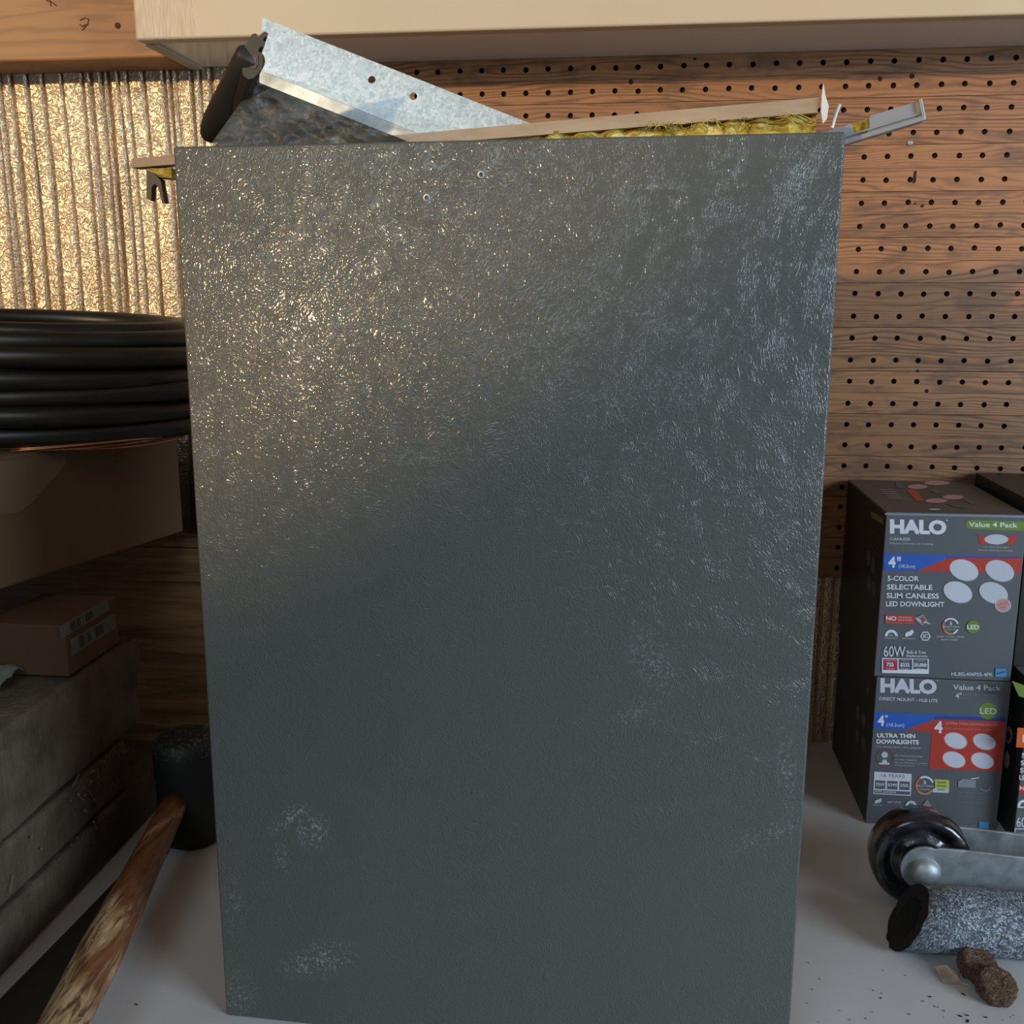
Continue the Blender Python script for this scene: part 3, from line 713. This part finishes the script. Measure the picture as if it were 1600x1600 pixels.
# ------------------------------------------------------------------ lighting cartons with printed fronts
FONT = None
class Print:
    """flat printing laid on a box face: points given as seen, placed on the face's plane"""
    def __init__(s, plane): s.bm = bmesh.new(); s.pl = plane; s.k = 0; s.mats = []
    def mi(s, m):
        if m not in s.mats: s.mats.append(m)
        return s.mats.index(m)
    def P(s, x, y): s.off = .00001*s.k+.0002; return s.pl(x, y, s.off)
    def poly(s, pts, mat):
        s.k += 1
        try: f = s.bm.faces.new([s.bm.verts.new(s.P(*p)) for p in pts]); f.material_index = s.mi(mat)
        except ValueError: pass
    def rect(s, x0, y0, x1, y1, mat): s.poly([(x0, y0), (x1, y0+(x1-x0)*s.sl), (x1, y1+(x1-x0)*s.sl), (x0, y1)], mat)
    sl = 0.02
    def ell(s, cx, cy, rx_, ry_, mat, rot=0): s.poly(circle(cx, cy, rx_, 32, ry_, rot), mat)
    def arc(s, cx, cy, r0, r1, a0, a1, mat, n=14):
        s.k += 1; mi = s.mi(mat)
        for i in range(n):
            p, q = R(a0+(a1-a0)*i/n), R(a0+(a1-a0)*(i+1)/n)
            f = s.bm.faces.new([s.bm.verts.new(s.P(cx+r*math.cos(t_), cy-r*math.sin(t_))) for r, t_ in ((r0, p), (r1, p), (r1, q), (r0, q))]); f.material_index = mi
    def text(s, txt, x0, y0, x1, y1, mat='p_white', bold=.0, sl=None):
        s.k += 1; cu = bpy.data.curves.new('t', 'FONT'); cu.body = txt; cu.size = 1; cu.offset = bold; cu.resolution_u = 3
        ob = bpy.data.objects.new('t', cu); C.objects.link(ob); dg = bpy.context.evaluated_depsgraph_get(); me = bpy.data.meshes.new_from_object(ob.evaluated_get(dg)); bpy.data.objects.remove(ob); bpy.data.curves.remove(cu)
        if not me.vertices: return
        xs = [v.co.x for v in me.vertices]; ys = [v.co.y for v in me.vertices]; a, b, c_, d = min(xs), max(xs), min(ys), max(ys)
        mi = s.mi(mat); sl = s.sl if sl is None else sl
        vs_ = []
        for v in me.vertices:
            u = (v.co.x-a)/(b-a); w_ = (v.co.y-c_)/(d-c_); X = x0+(x1-x0)*u; vs_.append(s.bm.verts.new(s.P(X, y1+(y0-y1)*w_+(X-x0)*sl)))
        for p in me.polygons:
            try: f = s.bm.faces.new([vs_[i] for i in p.vertices]); f.material_index = mi
            except ValueError: pass
        bpy.data.meshes.remove(me)
    def done(s, name, parent):
        me = bpy.data.meshes.new(name); s.bm.to_mesh(me); s.bm.free()
        return link(name, me, s.mats, parent)
YB = 1.055
def frontA(x, y, off): return onY(1280+x/4.706, 720+y/4.706, YB-off)
def frontB(x, y, off): return onY(1280+x/5, 1030+y/5, YB-off)
BX0, BX1 = .2660, .4005

g_ = 'grey downlight cartons'
ba = thing('downlight_carton', 'upper grey carton reading 5-COLOR SELECTABLE with four pale discs', 'box', g_)
build('carton_body', box_bm((BX0-.003, YB, .1690), (BX1-.0005, 1.244, .3455), bev=.0008), 'cg', ba)
p = Print(frontA)
p.rect(484, 384, 1506, 398, 'p_mid')
p.text('HALO', 520, 428, 935, 536, bold=.055); p.ell(939, 438, 5, 5, 'p_white')
p.text('CANLESS', 520, 563, 668, 584, 'p_lite', .02); p.text('Mounts Directly to Ceilings', 518, 599, 842, 616, 'p_lite')
p.poly([(1100, 434), (1506, 448), (1506, 516), (1100, 500), (1082, 490), (1075, 466), (1082, 444)], 'p_green'); p.text('Value 4 Pack', 1100, 448, 1460, 485, 'p_white', .015)
for i in range(6):
    a = R(-50+i*20); p.poly([(1215+10*math.cos(a), 580), (1165-4+i*3, 540+i*13), (1172+i*3, 548+i*13), (1225, 596)], 'p_red'); p.poly([(1385, 580), (1455-i*3, 540+i*13), (1446-i*3, 552+i*13), (1376, 596)], 'p_red')
p.poly([(1165, 540), (1235, 560), (1235, 610), (1185, 618)], 'p_red'); p.poly([(1455, 542), (1375, 560), (1375, 612), (1432, 620)], 'p_red')
p.ell(1303, 578, 87, 37, 'p_lite'); p.text('1/2" Thin Downlight', 1210, 627, 1390, 641, 'p_lite'); p.text('Mounts Directly to Ceiling', 1172, 651, 1422, 664, 'p_lite')
p.poly([(474, 682), (1490, 706), (1482, 800), (474, 808)], 'p_blue'); p.poly([(930, 705), (1490, 708), (1488, 722), (940, 718)], 'p_dblue')
p.poly([(715, 812), (950, 712), (1488, 716), (1482, 828)], 'p_red')
p.text('4', 507, 703, 562, 785, bold=.03); p.text('"', 573, 705, 600, 738, bold=.02); p.text('(10,2cm)', 585, 762, 705, 793, 'p_white')
for cx_, cy_, m_ in ((1065, 803, 'p_lab'), (1328, 808, 'p_lite'), (1020, 965, 'p_lab'), (1282, 970, 'p_lite')):
    p.ell(cx_, cy_+5, 110, 76, 'p_mid', R(20)); p.ell(cx_, cy_, 108, 74, m_, R(20))
p.ell(1352, 1062, 60, 52, 'p_lite'); p.ell(1352, 1062, 55, 48, 'p_pink'); p.text('WHITE', 1312, 1052, 1388, 1072, 'p_red', sl=-.3); p.text('TRIM', 1325, 1078, 1375, 1094, 'p_red', sl=-.3)
for s_, a in (('5-COLOR', (502, 845, 733, 883)), ('SELECTABLE', (498, 908, 832, 946)), ('SLIM CANLESS', (495, 971, 880, 1010)), ('LED DOWNLIGHT', (490, 1032, 920, 1070))): p.text(s_, *a, bold=.024, sl=.012)
p.rect(485, 1130, 700, 1198, 'p_red'); p.text('NO', 492, 1142, 568, 1174, bold=.03); p.text('HOUSING', 580, 1146, 680, 1156); p.text('REQUIRED', 580, 1166, 685, 1177); p.text('No housing needed', 492, 1184, 690, 1194, 'p_pink')
p.poly([(700, 1160), (760, 1128), (800, 1175), (755, 1215)], 'p_mid'); p.poly([(710, 1150), (735, 1165), (818, 1195), (815, 1202), (725, 1178)], 'p_lite'); p.poly([(740, 1160), (765, 1145), (780, 1172), (760, 1195)], 'p_red')
p.arc(530, 1290, 28, 48, 0, 180, 'p_white'); p.text('ok', 515, 1275, 545, 1288); p.text('DIMMABLE', 482, 1298, 576, 1308, 'p_lite')
p.ell(650, 1275, 22, 15, 'p_white', R(-45)); p.ell(675, 1265, 24, 15, 'p_white', R(-55)); p.text('Efficient', 612, 1300, 706, 1311, 'p_lite')
p.poly([(742, 1290), (760, 1257), (800, 1257), (820, 1290), (800, 1322), (760, 1322)], 'p_white'); p.poly([(750, 1290), (764, 1264), (797, 1264), (811, 1290), (797, 1315), (764, 1315)], 'cg'); p.text('IC', 765, 1275, 800, 1302, bold=.02)
p.arc(967, 1217, 50, 62, 20, 160, 'p_white'); p.arc(967, 1217, 50, 62, 140, 215, 'p_orange', 8); p.arc(967, 1217, 50, 62, 215, 330, 'p_tan', 8); p.arc(967, 1217, 50, 62, 290, 335, 'p_white', 6)
p.text('5', 958, 1185, 978, 1206, bold=.02); p.text('SELECTABLE', 905, 1212, 1030, 1226, 'p_lite'); p.text('COLOR', 930, 1236, 1005, 1246, 'p_lite')
p.text('2700K / 3000K / 3500K', 862, 1286, 1068, 1298, 'p_lite'); p.text('4000K / 5000K', 893, 1308, 1022, 1320, 'p_lite')
p.ell(1132, 1222, 50, 48, 'p_green'); p.text('LED', 1088, 1206, 1175, 1238, 'p_white', .025)
p.text('60W', 474, 1362, 634, 1440, bold=.0); p.text('Bulb & Trim', 645, 1395, 783, 1418, 'p_white', .01); p.text('Replacement', 640, 1425, 797, 1446, 'p_white', .01)
p.rect(461, 1450, 806, 1560, 'p_white'); p.rect(470, 1457, 575, 1538, 'p_dred'); p.rect(584, 1458, 684, 1534, 'p_grey'); p.rect(692, 1459, 797, 1532, 'p_grey')
p.text('725', 495, 1483, 548, 1513, bold=.03); p.text('$232', 597, 1485, 664, 1516, bold=.03); p.text('35,000', 697, 1487, 790, 1518, bold=.03)
for a in ((480, 1464, 570, 1473, 'Brightness'), (490, 1522, 555, 1531, 'Lumens'), (610, 1464, 660, 1473, 'Up to'), (600, 1522, 660, 1531, 'Savings'), (720, 1466, 775, 1474, 'Lasts'), (715, 1523, 775, 1532, 'Hours')): p.text(a[4], *a[:4], mat='p_white')
p.text('HLBSL406FS5-4PK', 972, 1553, 1278, 1580, 'p_lite', .02); p.rect(1296, 1527, 1376, 1588, 'p_sky'); p.poly([(1305, 1560), (1368, 1545), (1368, 1555), (1305, 1570)], 'p_dblue')
p.done('front_print', ba)
def topA(x, y, off): return onZ(1280+x/4.706, 720+y/4.706, .3457+off)
p = Print(topA); p.sl = 0
f_ = p.bm.faces.new([p.bm.verts.new(q) for q in ((BX0-.003, YB+.001, .3456), (BX1-.002, YB+.001, .3456), (BX1-.002, 1.243, .3456), (BX0-.003, 1.243, .3456))]); f_.material_index = p.mi('ctop')
for i in range(5): p.poly([(440+i*16, 207+i*16), (548+i*20, 210+i*16), (556+i*20, 216+i*16), (448+i*16, 213+i*16)], 'p_mid')
p.poly([(640, 212), (700, 210), (772, 292), (720, 300)], 'p_red')
for cx_, cy_, r_a in ((722, 190, 74), (865, 163, 95), (985, 267, 76), (862, 294, 82)): p.ell(cx_, cy_, r_a, 17, 'p_pink')
for a in ((560, 150, 600, 200), (800, 205, 880, 238), (1050, 285, 1150, 318), (930, 315, 1050, 345)): p.poly([(a[0], a[1]), (a[0]+40, a[1]), (a[2]+20, a[3]), (a[2]-30, a[3])], 'p_grey')
p.ell(850, 357, 45, 6, 'p_lite'); p.done('top_print', ba)
def sideA(x, y, off): return onX(1280+x/4.706, 720+y/4.706, BX0-.003-off)
p = Print(sideA)
b0 = BX0-.003
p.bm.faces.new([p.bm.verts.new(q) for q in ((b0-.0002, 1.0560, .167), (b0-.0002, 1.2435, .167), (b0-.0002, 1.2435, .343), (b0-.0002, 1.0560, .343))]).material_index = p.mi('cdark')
for i in range(4): p.poly([(370+i*2, 490+i*42), (430, 560+i*42), (430, 566+i*42), (370+i*2, 496+i*42)], 'p_grey')
p.ell(362, 720, 14, 60, 'p_grey'); p.ell(395, 775, 14, 60, 'p_grey'); p.ell(400, 940, 14, 60, 'p_grey'); p.ell(365, 900, 14, 60, 'p_grey'); p.poly([(380, 370), (470, 420), (470, 470), (380, 410)], 'p_green')
p.done('side_print', ba); settle(ba, (.335, 1.15, .1668))

bb = thing('downlight_carton', 'lower grey carton reading ULTRA THIN DOWNLIGHTS with a red square', 'box', g_)
build('carton_body', box_bm((BX0, YB, .0003), (BX1+.001, 1.244, .1682), bev=.0008), 'cg', bb)
p = Print(frontB); p.sl = .04
p.text('HALO', 478, 146, 918, 262, 'p_lab', .055, sl=.03); p.ell(925, 168, 5, 5, 'p_white'); p.text('DIRECT MOUNT - HLB LITE', 470, 294, 925, 320, 'p_lab', .015, sl=.04)
p.text('Value 4 Pack', 1045, 195, 1420, 238, 'p_lite', .015, sl=.03); p.text('4"', 1065, 260, 1112, 308, 'p_lite', .01); p.text('Ultra Thin Downlights', 1122, 265, 1405, 284, 'p_mid'); p.text('(10,2cm)', 1102, 298, 1165, 310, 'p_mid')
p.poly([(432, 412), (1470, 455), (1452, 492), (905, 474), (672, 552), (425, 545)], 'p_blue'); p.poly([(900, 445), (1468, 458), (1450, 492), (905, 474)], 'p_dblue')
p.poly([(672, 551), (905, 470), (1452, 488), (1445, 580), (878, 572)], 'p_red'); p.poly([(880, 560), (1446, 570), (1420, 878), (858, 856)], 'p_red')
p.ell(1318, 404, 70, 66, 'p_green'); p.text('LED', 1256, 380, 1386, 425, 'p_lite', .01)
p.text('4', 458, 436, 508, 520, bold=.03); p.text('"', 515, 437, 535, 455, bold=.02); p.text('(10,2cm)', 527, 498, 663, 532, 'p_white')
p.text('4', 900, 482, 964, 576, bold=.03); p.text('ULTRA THIN DOWNLIGHTS', 985, 490, 1385, 508, 'p_pink', .01); p.text('Lot downlights ultra thin', 985, 534, 1355, 546, 'p_pink')
for cx_, cy_ in ((1066, 637), (1290, 645), (1053, 785), (1275, 793)): p.ell(cx_, cy_, 94, 63, 'p_pink', R(18)); p.ell(cx_, cy_, 88, 58, 'p_lab', R(18))
p.text('ULTRA THIN', 452, 578, 750, 612, 'p_white', .04, sl=.02); p.text('DOWNLIGHTS', 448, 625, 778, 660, 'p_white', .04, sl=.02); p.text('Luz descendente ultra delgada', 445, 674, 798, 690, 'p_lite')
p.arc(512, 770, 66, 70, 0, 360, 'p_dred', 30); p.ell(512, 748, 25, 24, 'p_lite'); p.poly([(465, 812), (490, 805), (495, 785), (525, 785), (530, 805), (552, 815), (550, 824), (468, 822)], 'p_lite')
for s_, a in (('No recessed housings', (593, 746, 808, 760)), ('or J-box required', (590, 777, 760, 790)), ('No se requieren carcasas', (590, 802, 843, 812)), ('empotradas', (590, 824, 745, 832))): p.text(s_, *a, mat='p_lite', bold=.01)
p.poly([(430, 878), (722, 896), (716, 1068), (422, 1052)], 'p_lab'); p.text('16 YEARS', 487, 893, 668, 920, 'p_grey', .005, sl=.05)
for i, s_ in enumerate(('75W', '$340', '35K')):
    x0 = 436+i*95; p.poly([(x0, 945+i*4), (x0+82, 949+i*4), (x0+80, 1016+i*4), (x0-2, 1012+i*4)], 'p_grey'); p.text(s_, x0+6, 965+i*4, x0+76, 990+i*4, 'p_lab', .02)
p.poly([(432, 1020), (712, 1036), (710, 1060), (430, 1046)], 'p_grey'); p.text('675 Lumens', 440, 1022, 600, 1040, 'p_lab', .01)
p.arc(825, 987, 60, 74, 20, 160, 'p_white'); p.arc(825, 987, 60, 74, 120, 210, 'p_orange', 8); p.arc(825, 987, 60, 74, 210, 330, 'p_tan', 8); p.text('3', 812, 950, 835, 975, bold=.02); p.text('SELECTABLE', 755, 980, 895, 995, 'p_lite'); p.text('COLOR', 785, 1010, 865, 1022, 'p_lite')
p.poly([(895, 938), (1008, 943), (1018, 955), (1012, 1046), (885, 1040), (905, 1000), (905, 960)], 'p_yel'); p.rect(920, 955, 990, 968, 'p_green'); p.rect(920, 982, 990, 995, 'p_green'); p.poly([(890, 1010), (1013, 1012), (1012, 1046), (885, 1040)], 'p_lite'); p.rect(922, 1012, 984, 1024, 'p_mid')
p.poly([(1085, 955), (1120, 935), (1225, 945), (1222, 1005), (1085, 1000)], 'p_mid'); p.poly([(1185, 930), (1250, 922), (1250, 930), (1190, 940)], 'p_lite'); p.arc(1297, 985, 40, 48, 200, 340, 'p_mid', 10)
for a, s_ in (((1090, 1035, 1310, 1046), 'Downlight housing ready'), ((1085, 1062, 1310, 1073), 'Simple quick install'), ((1090, 1085, 1290, 1092), 'Instalacion simple'), ((1085, 1112, 1290, 1119), 'Listo para usar')): p.text(s_, *a, mat='p_mid')
p.ell(450, 1112, 20, 13, 'p_lite', R(-35)); p.ell(472, 1105, 20, 13, 'p_lite', R(-50)); p.text('Efficient', 420, 1134, 498, 1142, 'p_lite'); p.text('JA8 TITLE', 530, 1108, 636, 1124, 'p_lite', .02); p.text('compliant', 530, 1136, 636, 1142, 'p_mid')
p.arc(718, 1150, 24, 45, 0, 180, 'p_lite'); p.poly([(808, 1140), (842, 1098), (878, 1144), (845, 1160)], 'p_mid')
p.text('HLB4FS5LED-4PK', 990, 1290, 1225, 1310, 'p_mid', .01); p.rect(1250, 1268, 1326, 1322, 'p_sky')
p.done('front_print', bb)
p = Print(lambda x, y, off: onX(1280+x/5, 1030+y/5, BX0-off))
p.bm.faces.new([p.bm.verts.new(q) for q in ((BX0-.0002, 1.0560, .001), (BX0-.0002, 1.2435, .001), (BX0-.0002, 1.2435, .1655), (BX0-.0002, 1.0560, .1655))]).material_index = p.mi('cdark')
p.arc(385, 185, 12, 15, 0, 360, 'p_grey', 20); p.ell(345, 480, 14, 60, 'p_grey'); p.ell(300, 420, 14, 60, 'p_grey'); p.ell(345, 660, 14, 60, 'p_grey'); p.ell(295, 600, 14, 60, 'p_grey'); p.ell(380, 240, 6, 40, 'p_grey')
p.done('side_print', bb); settle(bb, (.335, 1.15, .0003))

# third and fourth carton, cut by the frame
YC = 1.031
bc = thing('downlight_carton', 'grey carton with an orange square, standing beside the carton with the red square', 'box', g_)
build('carton_body', box_bm((.4105, YC, .0003), (.545, 1.215, .1785), bev=.0008), 'cg', bc)
p = Print(lambda x, y, off: onY(1280+x/5, 1030+y/5, YC-off)); p.sl = .04
p.poly([(1550, 535), (1850, 555), (1830, 705), (1538, 688)], 'p_orange'); p.text('HALO', 1590, 590, 1800, 650, bold=.03)
p.poly([(1505, 168), (1700, 240), (1700, 330), (1560, 290)], 'p_green')
for s_, a in (('5-COLOR', (1583, 732, 1840, 770)), ('SELECTABLE', (1575, 790, 1900, 828)), ('SLIM CANLESS', (1570, 848, 1930, 886)), ('LED DOWNLIGHT', (1564, 905, 1960, 943))): p.text(s_, *a, bold=.02)
p.rect(1562, 980, 1780, 1050, 'p_red'); p.text('NO', 1567, 992, 1650, 1022, bold=.03); p.arc(1600, 1148, 30, 50, 0, 180, 'p_white'); p.rect(1550, 1150, 1650, 1160, 'p_white')
p.text('60W', 1542, 1235, 1700, 1310, bold=.0)
p.rect(1527, 1320, 1900, 1440, 'p_lite'); p.rect(1534, 1328, 1640, 1408, 'p_grey'); p.rect(1648, 1328, 1750, 1408, 'p_grey'); p.text('900', 1560, 1355, 1620, 1385, 'p_lite')
p.done('front_print', bc)
p = Print(lambda x, y, off: onX(1280+x/5, 1030+y/5, .4105-off))
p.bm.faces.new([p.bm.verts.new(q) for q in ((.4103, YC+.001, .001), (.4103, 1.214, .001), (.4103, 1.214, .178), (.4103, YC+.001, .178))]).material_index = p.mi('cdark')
p.ell(1478, 590, 30, 70, 'p_pink'); p.ell(1465, 785, 22, 68, 'p_pink'); p.ell(1478, 600, 14, 40, 'p_dark')
for i in range(4): p.poly([(1470+i*3, 330+i*40), (1500, 360+i*40), (1500, 372+i*40), (1470+i*3, 342+i*40)], 'p_mid')
for i in range(5): p.poly([(1425, 890+i*28), (1460, 920+i*28), (1460, 926+i*28), (1425, 896+i*28)], 'p_grey')
p.done('side_print', bc); settle(bc, (.47, 1.12, .0003))
bd = thing('downlight_carton', 'black-sided carton on top of the orange-marked carton, highest of the four', 'box', g_)
build('carton_body', box_bm((.4085, 1.075, .1790), (.545, 1.245, .3565), bev=.0008), 'cdark', bd)
bm = bmesh.new()
for a in ((.445, 1.17, .47, 1.18), (.43, 1.12, .46, 1.15)): box_bm((a[0], a[1], .3566), (a[2], a[3], .3568), bm)
build('top_print', bm, 'p_mid', bd); settle(bd, (.47, 1.16, .179))

# ------------------------------------------------------------------ caster
ct = thing('caster', 'glossy black caster wheel in a zinc fork lying by the cartons', 'caster')
wc = Vector((.2808, .912, .0460)); axd = Vector((-.06, -1, .05)).normalized()
Mx = axis_matrix(wc, axd, (0, 0, 1))
prof = [(.010, -.016), (.022, -.0155), (.026, -.011), (.032, -.011), (.036, -.0165), (.0415, -.0165), (.0448, -.012), (.0458, 0), (.0448, .012), (.0415, .0165), (.036, .0165), (.032, .011), (.026, .011), (.022, .0155), (.010, .016), (.010, -.016)]
build('wheel', lathe_bm(prof, 64, Mx), 'wheel', ct, True)
def fork(side_, z):
    # flat arm with a round end, running off towards +x
    d = Vector((1, -.06, .0)).normalized(); yax = axd.cross(d); yax = yax if yax.z > 0 else -yax
    ctr = wc+axd*z
    pts = [ctr+(d*math.cos(a)+yax*math.sin(a))*.0215 for a in (R(70+220*k/18) for k in range(19))]
    up_ = [ctr+d*s+yax*h for s, h in ((.19, -.027), (.12, -.024), (.05, -.0215))][::-1]
    pts = [ctr+d*.19+yax*.014, ctr+d*.12+yax*.018, ctr+d*.05+yax*.0212]+[ctr+d*.012+yax*.0215]+pts+up_
    pts = pts[:4]+pts[4:]
    return prism_bm(pts, axd*.0035)
def mk(o):
    b = o.modifiers.new('b', 'BEVEL'); b.width = .0011; b.segments = 3; b.limit_method = 'ANGLE'; return o
mk(build('fork_arm', fork(1, .0225), 'zinc', ct)); mk(build('fork_arm', fork(-1, -.026), 'zinc', ct))
build('axle_bolt', lathe_bm([(0, .036), (.005, .0357), (.0105, .0335), (.0135, .030), (.0142, .0262), (.0142, .0258)], 36, Matrix.Translation((0, 0, -.003)) @ Mx), 'zinc', ct, True)
build('axle', lathe_bm([(.0045, -.028), (.0045, .027)], 20, Mx), 'zinc', ct, True)
d = Vector((1, -.06, 0)).normalized(); e0 = wc+d*.185
bm = bmesh.new(); box_bm((-.003, -.028, -.03), (.003, .032, .03), bm, bev=.001); bm.transform(axis_matrix(e0, Vector((0, 0, 1)), d)); build('top_plate', bm, 'zinc', ct)
settle(ct, tuple(wc-Vector((0, 0, .0455))))

# foam pipe sleeve
fs = thing('pipe_sleeve', 'speckled grey-blue foam pipe sleeve with a slanted dark cut end', 'pipe insulation')
bm = bmesh.new(); RO, RI = .0285, .0165; A = Vector((.20, .8375, RO)); D = Vector((1, -.005, 0)).normalized(); yv = Vector((0, 0, 1)); xv = D.cross(yv)
def cutx(v): # slanted cut: bottom front reaches farthest
    p0, p1, p2 = onZ(1396, 1490, .001), onZ(1452, 1395, .057), onY(1388, 1428, .8665)
    nn = (p1-p0).cross(p2-p0); return (p0-v).dot(nn)/D.dot(nn)
sg = 48; rows_ = []
for r in (RO, RI):
    near, far = [], []
    for k in range(sg):
        a = 2*math.pi*k/sg; b_ = Vector((A.x, A.y, A.z))+xv*r*math.cos(a)+yv*r*math.sin(a)*(1.0)
        s = cutx(b_)+.0016*noise.noise(Vector((math.cos(a)*4, math.sin(a)*4, r*99)))*1.5; s = min(max(s, -.05), .12)
        near.append(b_+D*s); far.append(b_+D*.36)
    steps = [[bm.verts.new(n_.lerp(f_, q)) for n_, f_ in zip(near, far)] for q in (0, .1, .25, .5, .75, 1)]
    rows_.append(steps)
for idx, steps in enumerate(rows_):
    for A_, B_ in zip(steps, steps[1:]):
        for k in range(sg): f = bm.faces.new([A_[k], A_[(k+1) % sg], B_[(k+1) % sg], B_[k]]); f.material_index = idx; f.smooth = True
for j in (0, -1):
    for k in range(sg): f = bm.faces.new([rows_[0][j][k], rows_[0][j][(k+1) % sg], rows_[1][j][(k+1) % sg], rows_[1][j][k]]); f.material_index = 1
build('sleeve', bm, ['foam', 'foam_in'], fs); settle(fs, (.35, .8375, 0))

# pellets and paper
def pellet(c, axis, r, h, seed):
    mtx = axis_matrix(c, axis); bm = lathe_bm([(0, -h/2), (r*.5, -h/2), (r*.85, -h/2), (r, -h*.3), (r*1.02, 0), (r, h*.3), (r*.85, h/2), (r*.6, h/2), (r*.3, h*.44), (0, h*.4)], 40)
    bmesh.ops.subdivide_edges(bm, edges=bm.edges[:], cuts=1, use_grid_fill=True)
    for v in bm.verts: v.co += noise.noise_vector(v.co*300+Vector((seed, 0, 0)))*.0011
    bm.transform(mtx); return bm
o = build('fibre_pellet', pellet(onZ(1527, 1508, .011)+Vector((0, 0, 0)), (.15, -.30, 1), .0155, .0155, 1), 'fibre', None, True); tag(o, 'brown fibrous pellet touching the foam sleeve, farther of the two', 'pellet', 'brown fibrous pellets')
o = build('fibre_pellet', pellet(onZ(1556, 1541, .0105), (.12, -.45, 1), .0158, .0145, 4), 'fibre', None, True); tag(o, 'brown fibrous pellet nearest the bench front, with a hollow top', 'pellet', 'brown fibrous pellets')
bm = bmesh.new(); pp = [onZ(1460, 1510, .003), onZ(1478, 1508, .006), onZ(1494, 1519, .004), onZ(1502, 1534, .002), onZ(1516, 1541, .0012), onZ(1501, 1537, .001), onZ(1473, 1536, .0008)]
prism_bm(pp, (0, 0, .0005), bm); tag(build('paper_scrap', bm, 'paper'), 'small pinkish paper scrap next to the brown pellets', 'paper')
struct(build('sun_blocker', SUN_BLOCK, 'ply'))  # added out of view to shade parts of the scene from the low sun
struct(build('ceiling', box_bm((-2.6, -1.9, 2.42), (2.6, WY, 2.46)), 'ply'))
